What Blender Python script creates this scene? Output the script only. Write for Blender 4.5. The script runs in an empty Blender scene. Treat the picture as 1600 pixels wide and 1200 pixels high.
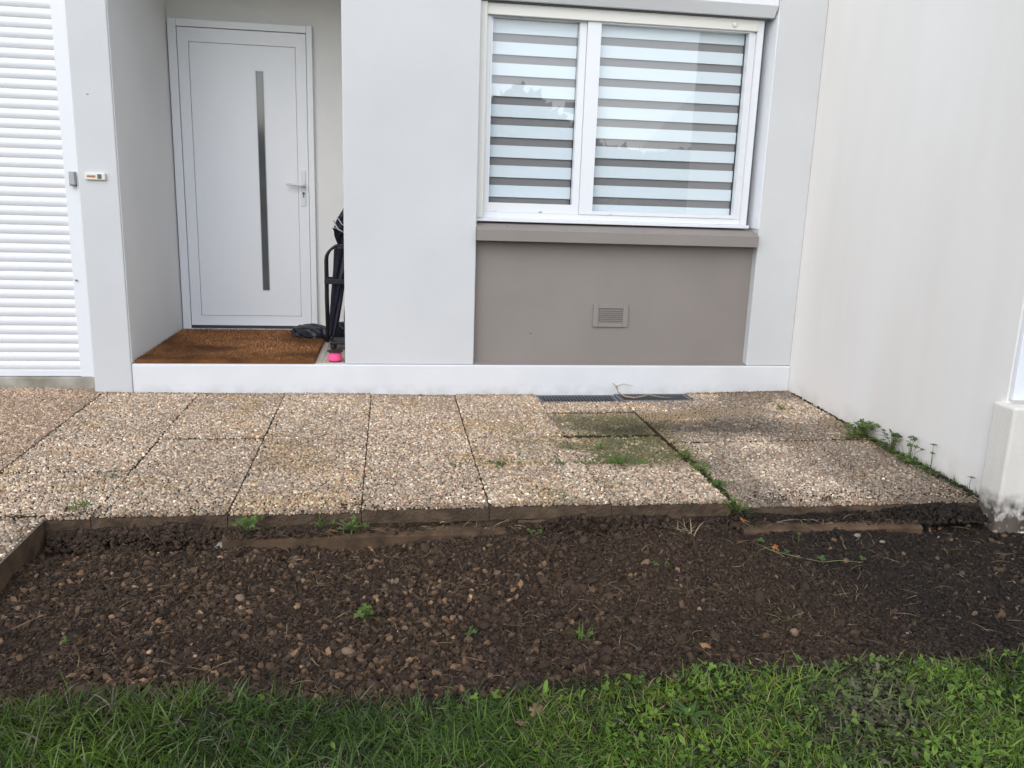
import bpy, bmesh, math, random
import numpy as np
from mathutils import Vector, Matrix

# ------------------------------------------------------------------ camera, sky, sun, exposure
scene = bpy.context.scene
COL = scene.collection
cam_d = bpy.data.cameras.new('camera')
cam = bpy.data.objects.new('camera', cam_d)
COL.objects.link(cam)
r_ = Vector((0.989316736, -0.142174937, 0.0322286179))
d_ = Vector((-3.48162e-05, -0.22130445, -0.975204768))
f_ = Vector((0.145782013, 0.964785276, -0.218945146))
mw = Matrix.Identity(4)
for i in range(3):
    mw[i][0] = r_[i]; mw[i][1] = -d_[i]; mw[i][2] = -f_[i]
mw[0][3], mw[1][3], mw[2][3] = 0.11234, -4.93864, 1.18068
cam.matrix_world = mw
cam_d.sensor_fit = 'HORIZONTAL'; cam_d.sensor_width = 36.0
cam_d.lens = 1296.216 / 1600 * 36
cam_d.clip_start = 0.05; cam_d.clip_end = 1000
scene.camera = cam

SUN_EL, SUN_AZ = math.radians(34), math.radians(206)   # azimuth clockwise from +Y
world = bpy.data.worlds.new("World"); scene.world = world; world.use_nodes = True
nt = world.node_tree; nt.nodes.clear()
sky = nt.nodes.new('ShaderNodeTexSky'); sky.sky_type = 'NISHITA'; sky.sun_disc = False
sky.sun_elevation = SUN_EL; sky.sun_rotation = SUN_AZ
sky.air_density = 1.0; sky.dust_density = 1.0; sky.ozone_density = 2.0
hsv = nt.nodes.new('ShaderNodeHueSaturation'); hsv.inputs['Saturation'].default_value = 0.56
bg = nt.nodes.new('ShaderNodeBackground'); bg.inputs['Strength'].default_value = 0.15
out = nt.nodes.new('ShaderNodeOutputWorld')
nt.links.new(sky.outputs[0], hsv.inputs['Color']); nt.links.new(hsv.outputs[0], bg.inputs[0]); nt.links.new(bg.outputs[0], out.inputs[0])

sun_d = bpy.data.lights.new('sun', 'SUN'); sun_d.energy = .85; sun_d.angle = math.radians(100); sun_d.color = (1, .99, .975)
sun = bpy.data.objects.new('sun', sun_d); COL.objects.link(sun)
sv = Vector((math.sin(SUN_AZ) * math.cos(SUN_EL), math.cos(SUN_AZ) * math.cos(SUN_EL), math.sin(SUN_EL)))
sun.rotation_euler = sv.to_track_quat('Z', 'Y').to_euler()
sun.location = (0, -6, 8)
vs = scene.view_settings
vs.view_transform = 'Standard'; vs.look = 'None'; vs.gamma = 1; vs.exposure = 0.88
scene.cycles.max_bounces = 8; scene.cycles.use_denoising = True

rng = np.random.default_rng(7); random.seed(7)

# ------------------------------------------------------------------ helpers
def link(o, parent=None):
    COL.objects.link(o)
    if parent is not None: o.parent = parent
    return o
def tag(o, label=None, cat=None, group=None, kind=None):
    if label: o['label'] = label
    if cat: o['category'] = cat
    if group: o['group'] = group
    if kind: o['kind'] = kind
    return o
def empty(name, loc, label=None, cat=None, group=None):
    o = bpy.data.objects.new(name, None); o.empty_display_size = .1; o.location = loc
    return tag(link(o), label, cat, group)
def mobj(name, verts, faces, mats, parent=None, smooth=False, world_parent=None):
    me = bpy.data.meshes.new(name); me.from_pydata([tuple(v) for v in verts], [], [tuple(f) for f in faces])
    me.validate(); me.update()
    for m in (mats if isinstance(mats, (list, tuple)) else [mats]): me.materials.append(m)
    if smooth: me.polygons.foreach_set('use_smooth', np.ones(len(me.polygons), bool))
    return link(bpy.data.objects.new(name, me), parent)
class MB:
    """collects shapes in world space; build() makes one mesh object (relative to its parent's origin)"""
    def __init__(s): s.bm = bmesh.new()
    def box(s, x0, x1, y0, y1, z0, z1, bev=0.0, seg=2, mi=0):
        vs_ = [s.bm.verts.new(p) for p in ((x0,y0,z0),(x1,y0,z0),(x1,y1,z0),(x0,y1,z0),(x0,y0,z1),(x1,y0,z1),(x1,y1,z1),(x0,y1,z1))]
        fs = [s.bm.faces.new([vs_[i] for i in f]) for f in ((0,3,2,1),(4,5,6,7),(0,1,5,4),(1,2,6,5),(2,3,7,6),(3,0,4,7))]
        for f in fs: f.material_index = mi
        if bev:
            es = list({e for f in fs for e in f.edges})
            bmesh.ops.bevel(s.bm, geom=es, offset=bev, segments=seg, profile=.5, affect='EDGES', material=-1)
        return s
    def ring(s, x0, x1, z0, z1, gx0, gx1, gz0, gz1, y0, y1, bev=.003):
        o = [(x0, z0), (x1, z0), (x1, z1), (x0, z1)]; i = [(gx0, gz0), (gx1, gz0), (gx1, gz1), (gx0, gz1)]
        L = [[s.bm.verts.new((x, y, z)) for x, z in q] for y in (y0, y1) for q in (o, i)]; fs = []
        for k in range(4):
            n = (k+1) % 4
            for a, b in ((0, 1), (1, 3), (3, 2), (2, 0)): fs.append(s.bm.faces.new((L[a][k], L[a][n], L[b][n], L[b][k])))
        es = [e for e in {e for f in fs for e in f.edges} if e.calc_face_angle(0) > .5]
        bmesh.ops.recalc_face_normals(s.bm, faces=fs)
        if bev: bmesh.ops.bevel(s.bm, geom=es, offset=bev, segments=2, profile=.5, affect='EDGES', material=-1)
        return s
    def prism(s, prof, x0, x1, mi=0):
        """profile [(y,z)...] extruded along x"""
        a = [s.bm.verts.new((x0, y, z)) for y, z in prof]; b = [s.bm.verts.new((x1, y, z)) for y, z in prof]
        n = len(prof)
        fs = [s.bm.faces.new((a[i], a[(i+1) % n], b[(i+1) % n], b[i])) for i in range(n)]
        fs += [s.bm.faces.new(a[::-1]), s.bm.faces.new(b)]
        for f in fs: f.material_index = mi
        return s
    def tube(s, pts, rad, n=8, cap=True):
        pts = [Vector(p) for p in pts]; R = rad if hasattr(rad, '__len__') else [rad]*len(pts)
        rings = []; ref = Vector((0, 0, 1))
        for i, p in enumerate(pts):
            t = (pts[min(i+1, len(pts)-1)] - pts[max(i-1, 0)]).normalized()
            if abs(t.dot(ref)) > .95: ref = Vector((1, 0, 0)) if abs(t.x) < .9 else Vector((0, 1, 0))
            u = t.cross(ref).normalized(); v = t.cross(u); 
            rings.append([s.bm.verts.new(p + (u*math.cos(k*2*math.pi/n) + v*math.sin(k*2*math.pi/n))*R[i]) for k in range(n)])
        for a, b in zip(rings, rings[1:]):
            for k in range(n):
                f = s.bm.faces.new((a[k], a[(k+1) % n], b[(k+1) % n], b[k])); f.smooth = True
        if cap: s.bm.faces.new(rings[0][::-1]); s.bm.faces.new(rings[-1])
        return s
    def lathe(s, c, prof, n=24, axis='z'):
        c = Vector(c); rings = []
        for r, h in prof:
            ring = []
            for k in range(n):
                a = k*2*math.pi/n
                p = Vector((r*math.cos(a), r*math.sin(a), h))
                if axis == 'y': p = Vector((p.x, -h, p.y))
                ring.append(s.bm.verts.new(c+p))
            rings.append(ring)
        for a, b in zip(rings, rings[1:]):
            for k in range(n):
                f = s.bm.faces.new((a[k], a[(k+1) % n], b[(k+1) % n], b[k])); f.smooth = True
        s.bm.faces.new(rings[0][::-1]); s.bm.faces.new(rings[-1])
        return s
    def ball(s, c, r, sub=2, sc=(1, 1, 1)):
        m = Matrix.Translation(c) @ Matrix.Diagonal((r*sc[0], r*sc[1], r*sc[2], 1))
        g = bmesh.ops.create_icosphere(s.bm, subdivisions=sub, radius=1, matrix=m)
        for v in g['verts']:
            for f in v.link_faces: f.smooth = True
        return s
    def poly(s, pts, mi=0, smooth=False):
        f = s.bm.faces.new([s.bm.verts.new(p) for p in pts]); f.material_index = mi; f.smooth = smooth; return s
    def build(s, name, mats, parent=None):
        bmesh.ops.recalc_face_normals(s.bm, faces=s.bm.faces[:])
        off = Vector((0, 0, 0)); p = parent
        while p is not None: off += p.location; p = p.parent
        if off.length: bmesh.ops.translate(s.bm, verts=s.bm.verts[:], vec=-off)
        me = bpy.data.meshes.new(name); s.bm.to_mesh(me); s.bm.free()
        for m in (mats if isinstance(mats, (list, tuple)) else [mats]): me.materials.append(m)
        return link(bpy.data.objects.new(name, me), parent)

def bigmesh(name, V, tris=None, quads=None, mat=None, col=None, smooth=True, parent=None):
    me = bpy.data.meshes.new(name)
    V = np.asarray(V, np.float32).reshape(-1, 3); me.vertices.add(len(V)); me.vertices.foreach_set('co', V.ravel())
    idx = []; st = []; tot = []; n = 0
    if tris is not None and len(tris):
        t = np.asarray(tris, np.int32).reshape(-1, 3); idx.append(t.ravel()); st.append(n + np.arange(len(t))*3); n += t.size
    if quads is not None and len(quads):
        qd = np.asarray(quads, np.int32).reshape(-1, 4); idx.append(qd.ravel()); st.append(n + np.arange(len(qd))*4); n += qd.size
    idx = np.concatenate(idx).astype(np.int32); st = np.concatenate(st).astype(np.int32)
    me.loops.add(len(idx)); me.loops.foreach_set('vertex_index', idx)
    me.polygons.add(len(st)); me.polygons.foreach_set('loop_start', st)
    me.polygons.foreach_set('use_smooth', np.full(len(st), smooth))
    me.update(calc_edges=True); me.validate()
    if col is not None:
        a = me.color_attributes.new('tint', 'FLOAT_COLOR', 'POINT')
        c4 = np.ones((len(V), 4), np.float32); c4[:, :3] = col; a.data.foreach_set('color', c4.ravel())
    if mat: me.materials.append(mat)
    return link(bpy.data.objects.new(name, me), parent)

def hash2(ix, iy, seed):
    h = (ix.astype(np.int64)*374761393 + iy.astype(np.int64)*668265263 + seed*1442695041) & 0xffffffff
    h = ((h ^ (h >> 13))*1274126177) & 0xffffffff
    return ((h ^ (h >> 16)) & 0xffffff) / float(0xffffff)
def vnoise(x, y, s, seed=0):
    x = np.asarray(x, float)/s; y = np.asarray(y, float)/s
    ix = np.floor(x); iy = np.floor(y); fx = x-ix; fy = y-iy
    fx = fx*fx*(3-2*fx); fy = fy*fy*(3-2*fy)
    a = hash2(ix, iy, seed); b = hash2(ix+1, iy, seed); c = hash2(ix, iy+1, seed); d = hash2(ix+1, iy+1, seed)
    return (a*(1-fx)+b*fx)*(1-fy) + (c*(1-fx)+d*fx)*fy
def fbm(x, y, s, oct=4, seed=0, g=.5):
    t = 0; a = 1; n = 0
    for o in range(oct):
        t = t + a*vnoise(x, y, s/2**o, seed+o*17); n += a; a *= g
    return t/n
def sstep(a, b, x): 
    t = np.clip((x-a)/(b-a), 0, 1); return t*t*(3-2*t)

# ------------------------------------------------------------------ materials
def mat(name, col, rough=.6, spec=.5, var=.0, vscale=8, bump=0, bscale=200, metal=0, attr=False, dark=None, detail=4, bdist=.002, vstretch=(1, 1, 1), trans=0):
    m = bpy.data.materials.new(name); m.use_nodes = True
    t = m.node_tree; N = t.nodes; b = N['Principled BSDF']
    b.inputs['Roughness'].default_value = rough; b.inputs['Metallic'].default_value = metal
    b.inputs['Specular IOR Level'].default_value = spec
    b.inputs['Base Color'].default_value = (*col, 1)
    co = N.new('ShaderNodeTexCoord')
    base = None
    if attr:
        a = N.new('ShaderNodeAttribute'); a.attribute_name = 'tint'; base = a.outputs['Color']
    if var:
        mp = N.new('ShaderNodeMapping'); mp.inputs['Scale'].default_value = vstretch
        t.links.new(co.outputs['Object'], mp.inputs[0])
        n = N.new('ShaderNodeTexNoise'); n.inputs['Scale'].default_value = vscale; n.inputs['Detail'].default_value = detail
        t.links.new(mp.outputs[0], n.inputs['Vector'])
        mr = N.new('ShaderNodeMapRange'); mr.inputs[1].default_value = .3; mr.inputs[2].default_value = .7
        t.links.new(n.outputs[0], mr.inputs[0])
        mx = N.new('ShaderNodeMix'); mx.data_type = 'RGBA'; mx.blend_type = 'MIX'
        d = dark if dark else tuple(c*(1-var) for c in col)
        t.links.new(mr.outputs[0], mx.inputs[0])
        if base is not None:
            mx.blend_type = 'MULTIPLY'; t.links.new(base, mx.inputs[6])
            mx.inputs[7].default_value = (1-var, 1-var, 1-var, 1)
        else:
            mx.inputs[6].default_value = (*col, 1); mx.inputs[7].default_value = (*d, 1)
        base = mx.outputs[2]
    if base is not None: t.links.new(base, b.inputs['Base Color'])
    if bump:
        n2 = N.new('ShaderNodeTexNoise'); n2.inputs['Scale'].default_value = bscale; n2.inputs['Detail'].default_value = 3
        t.links.new(co.outputs['Object'], n2.inputs['Vector'])
        bp = N.new('ShaderNodeBump'); bp.inputs['Strength'].default_value = bump; bp.inputs['Distance'].default_value = bdist
        t.links.new(n2.outputs[0], bp.inputs['Height']); t.links.new(bp.outputs[0], b.inputs['Normal'])
    if trans:
        tr = N.new('ShaderNodeBsdfTranslucent'); ms = N.new('ShaderNodeMixShader'); ms.inputs[0].default_value = trans
        o = N['Material Output']
        if base is not None: t.links.new(base, tr.inputs['Color'])
        else: tr.inputs['Color'].default_value = (*col, 1)
        t.links.new(b.outputs[0], ms.inputs[1]); t.links.new(tr.outputs[0], ms.inputs[2]); t.links.new(ms.outputs[0], o.inputs[0])
    return m

def stain(m, z0, z1, col, amt=.8, scale=14, axis=2, stretch=(1, 1, 1)):
    """real dirt on a surface: noisy band fading between object heights z0 (full) and z1 (none)"""
    t = m.node_tree; N = t.nodes; b = N['Principled BSDF']
    co = N.new('ShaderNodeTexCoord'); sp = N.new('ShaderNodeSeparateXYZ'); t.links.new(co.outputs['Object'], sp.inputs[0])
    mp = N.new('ShaderNodeMapping'); mp.inputs['Scale'].default_value = stretch; t.links.new(co.outputs['Object'], mp.inputs[0])
    n = N.new('ShaderNodeTexNoise'); n.inputs['Scale'].default_value = scale; n.inputs['Detail'].default_value = 6; t.links.new(mp.outputs[0], n.inputs['Vector'])
    mr = N.new('ShaderNodeMapRange'); mr.inputs[1].default_value = z0; mr.inputs[2].default_value = z1
    mr.inputs[3].default_value = 1.25; mr.inputs[4].default_value = 0
    t.links.new(sp.outputs[axis], mr.inputs[0])
    mu = N.new('ShaderNodeMath'); mu.operation = 'MULTIPLY'; t.links.new(mr.outputs[0], mu.inputs[0])
    m2 = N.new('ShaderNodeMapRange'); m2.inputs[1].default_value = .35; m2.inputs[2].default_value = .65; t.links.new(n.outputs[0], m2.inputs[0])
    t.links.new(m2.outputs[0], mu.inputs[1])
    m3 = N.new('ShaderNodeMath'); m3.operation = 'MULTIPLY'; m3.inputs[1].default_value = amt; m3.use_clamp = True; t.links.new(mu.outputs[0], m3.inputs[0])
    mx = N.new('ShaderNodeMix'); mx.data_type = 'RGBA'
    old = b.inputs['Base Color'].links
    if old: t.links.new(old[0].from_socket, mx.inputs[6])
    else: mx.inputs[6].default_value = b.inputs['Base Color'].default_value
    mx.inputs[7].default_value = (*col, 1)
    t.links.new(m3.outputs[0], mx.inputs[0]); t.links.new(mx.outputs[2], b.inputs['Base Color'])
    return m

M = {}
M['stucco'] = stain(mat('white_stucco', (.61, .615, .615), .78, .25, var=.09, vscale=1.3, detail=8, bump=.6, bscale=120, bdist=.002), -.02, .05, (.42, .38, .32), .5, 10)
M['porch'] = mat('porch_stucco_lightened', (.82, .81, .79), .75, .3, var=.05, vscale=2.2, bump=.35, bscale=260, bdist=.0015)  # facade paint lightened: extra brightness for the shaded porch is put into the colour
M['step'] = stain(mat('painted_step', (.715, .725, .735), .6, .35, var=.06, vscale=5, bump=.35, bscale=60, bdist=.003), -.03, .07, (.38, .33, .27), .45, 15)
M['taupe'] = mat('taupe_paint', (.27, .24, .218), .7, .3, var=.10, vscale=2.2, detail=8, bump=.55, bscale=150, bdist=.0018)
M['sidewall'] = stain(stain(mat('cream_render', (.865, .845, .82), .8, .25, var=.07, vscale=1.4, bump=.4, bscale=180, bdist=.002, dark=(.78, .75, .71), vstretch=(1, 1, .25)), -.1, .12, (.55, .46, .34), .7, 9), 0.0, 2.6, (.74, .66, .58), .22, 4, stretch=(1, 1, .08))
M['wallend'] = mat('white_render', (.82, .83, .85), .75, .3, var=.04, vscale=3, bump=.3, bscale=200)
M['plinth'] = stain(stain(mat('weathered_render', (.76, .73, .67), .8, .25, var=.15, vscale=6, bump=.5, bscale=70, bdist=.004, dark=(.68, .64, .57), vstretch=(1, 1, .35)), -.13, .045, (.07, .05, .036), 2.6, 17), -.2, .5, (.40, .37, .31), .22, 9, stretch=(1, 1, .2))
M['pvc'] = mat('white_pvc', (.74, .75, .77), .28, .5)
M['cream_alu'] = mat('cream_aluminium', (.72, .705, .65), .35, .5)
M['door'] = mat('white_door', (.83, .84, .86), .32, .5)
M['gasket'] = mat('rubber_gasket', (.03, .032, .035), .6)
M['metal'] = mat('brushed_steel', (.62, .62, .62), .3, .5, metal=1)
M['frost'] = mat('dark_door_glass', (.12, .125, .13), .08, .6, var=.3, vscale=4)
M['blind_white'] = mat('white_blind_fabric', (.78, .83, .86), .8, .2, bump=.2, bscale=400)
M['blind_sheer'] = mat('sheer_blind_fabric', (.26, .243, .24), .85, .2)
M['slat'] = mat('shutter_slat', (.72, .73, .75), .38, .45)
M['concrete'] = mat('concrete_sill', (.40, .38, .33), .85, .2, var=.5, vscale=9, bump=.5, bscale=120, dark=(.22, .20, .15))
M['tile'] = mat('cream_tile', (.52, .44, .35), .45, .4, var=.12, vscale=6)
M['coir'] = mat('coir', (.255, .105, .036), .95, .1, var=.5, vscale=7, bump=1.0, bscale=500, bdist=.006, dark=(.115, .045, .017), detail=8)
M['black'] = mat('black_iron', (.012, .012, .014), .45, .4)
M['navy'] = mat('navy_nylon', (.013, .014, .03), .45, .4, var=.5, vscale=30)
M['greyband'] = mat('grey_strap', (.16, .16, .2), .6)
M['bag'] = mat('black_plastic', (.009, .010, .017), .38, .35)
M['pinktwine'] = mat('pink_twine', (.85, .10, .27), .7, .3, bump=.6, bscale=300)
M['grate'] = mat('galvanised_grate', (.14, .15, .168), .5, .5, var=.3, vscale=15)
M['bar'] = mat('grate_bar', (.06, .065, .072), .5, .5)
M['slot'] = mat('dark_channel', (.012, .013, .015), .7)
M['ivory'] = mat('ivory_plastic', (.72, .68, .58), .4)
M['copper'] = mat('copper_label', (.38, .15, .07), .5)
M['darkgrey'] = mat('dark_grey_plastic', (.09, .10, .12), .4)
M['greybox'] = mat('grey_plastic', (.36, .37, .36), .5)
M['pebble'] = mat('pebble', (.4, .35, .28), .55, .4, attr=True, var=.18, vscale=220)
M['mortar'] = mat('pebble_mortar', (.10, .08, .058), .9, .15, var=.5, vscale=40, bump=.6, bscale=150, bdist=.004, dark=(.05, .04, .03))
M['slabside'] = mat('slab_concrete', (.125, .086, .056), .9, .15, var=.6, vscale=14, bump=.9, bscale=70, bdist=.009, dark=(.046, .031, .021), detail=6)
M['kerb'] = mat('old_kerb', (.135, .085, .05), .9, .15, var=.65, vscale=11, bump=.7, bscale=70, bdist=.005, dark=(.045, .03, .02), detail=6)
M['soil'] = mat('soil', (.04, .028, .021), .85, .25, attr=True, var=.35, vscale=60, bump=.6, bscale=240, bdist=.003)
M['clod'] = mat('clod', (.06, .04, .03), .8, .25, attr=True, var=.3, vscale=120, bump=.5, bscale=300, bdist=.002)
M['grass'] = mat('grass_blade', (.05, .12, .02), .5, .35, attr=True, trans=.25)
M['leaf'] = mat('weed_leaf', (.105, .175, .028), .5, .35, var=.4, vscale=40, trans=.22)
M['leafdark'] = mat('dark_weed_leaf', (.07, .135, .030), .5, .35, var=.4, vscale=40, trans=.2)
M['stem'] = mat('weed_stem', (.12, .14, .05), .6)
M['straw'] = mat('dry_straw', (.23, .165, .085), .7, .3, attr=True)
M['twig'] = mat('dry_twig', (.34, .25, .15), .7)
M['orange'] = mat('orange_leaf', (.42, .12, .015), .6, var=.3, vscale=60)
M['brownleaf'] = mat('brown_leaf', (.20, .125, .055), .6, var=.4, vscale=60)
M['stone'] = mat('tan_stone', (.21, .135, .08), .7, var=.3, vscale=60, bump=.4, bscale=150)
M['ground'] = mat('ground', (.05, .08, .022), .9, .2, var=.4, vscale=2)
M['treegreen'] = mat('tree_foliage', (.045, .075, .025), .7, .2, attr=True)
g = bpy.data.materials.new('window_glass'); g.use_nodes = True; t = g.node_tree; t.nodes.remove(t.nodes['Principled BSDF'])
fr = t.nodes.new('ShaderNodeFresnel'); 
gg = t.nodes.new('ShaderNodeNewGeometry'); mi = t.nodes.new('ShaderNodeMapRange')
mi.inputs[3].default_value = 1.85; mi.inputs[4].default_value = 1/1.85     # same reflectance from either side of the sheet
t.links.new(gg.outputs['Backfacing'], mi.inputs[0]); t.links.new(mi.outputs[0], fr.inputs[0])
tr = t.nodes.new('ShaderNodeBsdfTransparent'); tr.inputs[0].default_value = (.93, .96, .97, 1)
gl = t.nodes.new('ShaderNodeBsdfGlossy'); gl.inputs['Roughness'].default_value = .012
ms = t.nodes.new('ShaderNodeMixShader')
t.links.new(fr.outputs[0], ms.inputs[0]); t.links.new(tr.outputs[0], ms.inputs[1]); t.links.new(gl.outputs[0], ms.inputs[2]); t.links.new(ms.outputs[0], t.nodes['Material Output'].inputs[0])
M['glass'] = g

# ------------------------------------------------------------------ ground heights
SL = .01319
def zb(x): return np.interp(x, [-4, -1.9, -1.35, -.15, .6, 1.3, 2.0, 2.7, 4], [.03, .03, .016, .008, -.002, .0, .012, .026, .03])
def zp(x, y):      # top of the paving
    w = np.clip(1 + np.asarray(y)/1.9, 0, 1.2)
    return SL*np.asarray(y) + zb(x)*w

# one ground sheet to the horizon
gv = [(-250, -300, -.24), (250, -300, -.24), (250, 200, -.24), (-250, 200, -.24)]
tag(mobj('ground', gv, [(0, 1, 2, 3)], M['ground']), kind='structure')

# ------------------------------------------------------------------ HOUSE
H = empty('house', (0.6, 0, 0), 'white rendered house front with recessed porch, taupe panel under the window and a rolled shutter', 'house')
TOP = 5.0
w = MB()
w.box(-1.558, -1.354, -.02, 1.36, -.2, TOP, .006)                 # pillar left of the porch
w.box(-5.5, -1.5585, .10, 1.36, 2.42, TOP)                          # above the shutter
w.box(-.15, .617, .0, .22, .1815, 2.58, .006)                         # pillar between porch and window
w.box(-1.3535, .6165, .0, .22, 2.58, TOP, .004)                    # lintel of the porch
w.box(.617, 2.37, .0, .22, 2.40, TOP, .004)                        # above the window
w.box(2.37, 2.6675, .0, .22, .1815, TOP, .006)                       # right of the window
w.build('wall', M['stucco'], H)
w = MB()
w.box(-1.3537, -1.3495, -.012, 1.2205, .1815, 2.575, .0015, 1)              # paler skin added over the left side to brighten its shade
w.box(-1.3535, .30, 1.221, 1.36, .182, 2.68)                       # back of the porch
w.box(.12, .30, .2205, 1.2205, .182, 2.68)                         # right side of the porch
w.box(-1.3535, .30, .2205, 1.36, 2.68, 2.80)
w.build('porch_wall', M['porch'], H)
s = MB(); s.box(-1.3535, 2.6675, -.014, .30, -.2, .18, .007, 3); s.box(-1.3535, .30, .30, 1.36, -.2, .178)
s.build('doorstep', M['step'], H)
s = MB()
for i in range(11):
    for j in range(9):
        x0 = -1.34 + i*.132; y0 = .02 + j*.132
        s.box(x0, x0+.128, y0, min(y0+.128, 1.219), .176, .1835, .0015, 1)
s.build('porch_floor', M['tile'], H)
# taupe panel with its sloping toe
s = MB(); s.box(.6175, 2.3695, .06, .22, .1805, .93)
s.prism([(-.004, .1805), (.0595, .1805), (.0595, .196), (-.004, .184)], .6175, 2.3695)
s.build('wall_panel', M['taupe'], H)
s = MB(); s.prism([(-.05, .932), (.22, .932), (.22, 1.035), (.1, 1.032), (-.046, 1.000), (-.05, .996)], .6175, 2.352)
ob = s.build('window_sill', M['taupe'], H)

s = MB(); s.box(2.3655, 2.3705, .003, .17, 1.041, 2.395, .001, 1); s.build('lightened_reveal', M['wallend'], H)  # added pale skin: extra light on the recessed reveal is put into its colour
# window -----------------------------------------------------------
s = MB()
s.box(.6595, 2.279, .10, .17, 1.060, 1.095, .002); s.box(.6595, 2.279, .10, .17, 2.196, 2.235, .002)
s.box(.6595, .684, .10, .17, 1.0955, 2.1955, .002); s.box(2.246, 2.279, .10, .17, 1.0955, 2.1955, .002)
W = s.build('window', M['pvc'], H)
s = MB(); s.box(.6185, 2.330, .062, .17, 1.040, 1.0595, .003); s.build('threshold_bar', M['pvc'], W)
s = MB(); s.box(.6185, .659, .058, .16, 1.06, 2.26, .003); s.build('guide_rail', M['cream_alu'], W)
s = MB(); s.box(2.2795, 2.320, .084, .16, 1.06, 2.26, .003); s.box(2.2785, 2.2815, .0825, .0838, 1.06, 2.25); s.build('guide_rail', M['pvc'], W)
# sashes
def sash(x0, x1, z0, z1, gx0, gx1, gz0, gz1, y0):
    b = MB(); y1 = y0+.05
    b.ring(x0, x1, z0, z1, gx0, gx1, gz0, gz1, y0, y1)
    o = b.build('sash', M['pvc'], W)
    return o
sash(.685, 1.248, 1.096, 2.195, .697, 1.207, 1.150, 2.188, .112)
sash(1.2495, 2.2455, 1.096, 2.195, 1.330, 2.236, 1.118, 2.184, .094)
for (x0, x1, z0, z1, y) in ((.697, 1.207, 1.150, 2.188, .140), (1.330, 2.236, 1.118, 2.184, .125)):
    b = MB(); b.poly([(x0, y, z0), (x1, y, z0), (x1, y, z1), (x0, y, z1)]); b.build('pane', M['glass'], W)
def blind(x0, x1, z0, z1, zt, per, gap, y):
    b = MB(); edges = [(z1, None)]
    z = z1; k = 0
    while z > z0 + .001:
        gt = min(zt - per*k, z1); gb = max(gt-gap, z0)
        if z > gt: b.poly([(x0, y, max(gt, z0)), (x1, y, max(gt, z0)), (x1, y, z), (x0, y, z)], 0)
        if gt > z0: b.poly([(x0, y+.012, gb-.004), (x1, y+.012, gb-.004), (x1, y+.012, gt+.004), (x0, y+.012, gt+.004)], 1)
        z = gb; k += 1
    o = b.build('zebra_blind', [M['blind_white'], M['blind_sheer']], W)
    o.modifiers.new('thick', 'SOLIDIFY').thickness = .0015
blind(.699, 1.205, 1.14, 2.22, 2.112, .1160, .047, .172)
blind(1.332, 2.233, 1.10, 2.22, 2.124, .1150, .047, .160)
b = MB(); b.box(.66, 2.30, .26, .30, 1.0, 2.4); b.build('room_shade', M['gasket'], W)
for x in (.735, 1.015, 1.445, 2.12):
    b = MB(); b.box(x-.013, x+.013, .1085 if x < 1.2 else .0905, .112 if x < 1.2 else .0939, 1.103, 1.108, .001, 1); b.build('drain_cap', M['pvc'], W)
b = MB(); b.box(1.006, 1.024, .108, .1115, 1.0995, 1.1025); b.build('drain_slot', M['darkgrey'], W)
# shutter end bar (cream) with its stop, and the shutter box above
b = MB(); b.box(.660, 2.279, .075, .099, 2.192, 2.255, .003); b.build('shutter_end_bar', M['cream_alu'], W)
b = MB(); b.lathe((2.13, .0745, 2.222), [(.0, 0), (.017, 0), (.017, .004), (.012, .006), (.004, .009), (0, .009)], 20, 'y'); b.build('shutter_stop', M['cream_alu'], W)
b = MB(); b.prism([(-.015, 2.400), (.20, 2.400), (.20, 2.262), (.030, 2.262), (-.009, 2.312), (-.015, 2.320)], .6175, 2.352); b.build('shutter_box', M['pvc'], W)
b = MB(); b.box(.6185, 2.345, .056, .10, 2.2555, 2.2615); b.build('box_gap', M['copper'], W).data.materials[0] = M['darkgrey']

# front door ---------------------------------------------------------
DY = 1.195
s = MB()                                                   # leaf: rails around a recessed panel
x0, x1, z0, z1 = -1.284, -.452, .222, 2.214
px0, px1, pz0, pz1 = -1.216, -.521, .291, 2.127
s.ring(x0, x1, z0, z1, px0, px1, pz0, pz1, DY, DY+.04)
D = s.build('front_door', M['door'], H)
s = MB()
s.box(px0+.002, px1-.002, DY+.004, DY+.03, pz0+.002, pz1-.002, .003)
s.build('door_panel', M['door'], D)
s = MB(); s.box(-1.342, -1.288, DY-.012, DY+.026, .19, 2.266, .004); s.box(-.448, -.408, DY-.012, DY+.026, .19, 2.266, .004)
s.box(-1.2879, -.4481, DY-.012, DY+.026, 2.218, 2.266, .004); s.build('door_frame', M['door'], D)
s = MB(); s.box(-1.287, -.449, DY+.002, DY+.024, .1995, .2195); s.build('draught_seal', M['gasket'], D)
s = MB(); s.box(-1.3, -.41, DY-.045, DY+.02, .1845, .1995, .003); s.build('threshold', M['pvc'], D)
s = MB(); s.box(-.783, -.741, DY-.0005, DY+.006, .480, 1.958, .001, 1); s.build('glass_strip', M['frost'], D)
s = MB()
for (xa, xb, za, zb_) in ((-.787, -.783, .476, 1.962), (-.741, -.737, .476, 1.962)): s.box(xa, xb, DY-.001, DY+.004, za, zb_)
s.box(-.7829, -.7411, DY-.001, DY+.004, 1.9581, 1.962); s.box(-.7829, -.7411, DY-.001, DY+.004, .476, .4799)
s.build('glass_trim', M['greybox'], D)
s = MB(); s.box(-.503, -.470, DY-.009, DY, 1.075, 1.318, .004); s.build('lock_plate', M['pvc'], D)
s = MB(); s.tube([(-.484, DY-.009, 1.218), (-.484, DY-.05, 1.218)], .010, 12)
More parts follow.
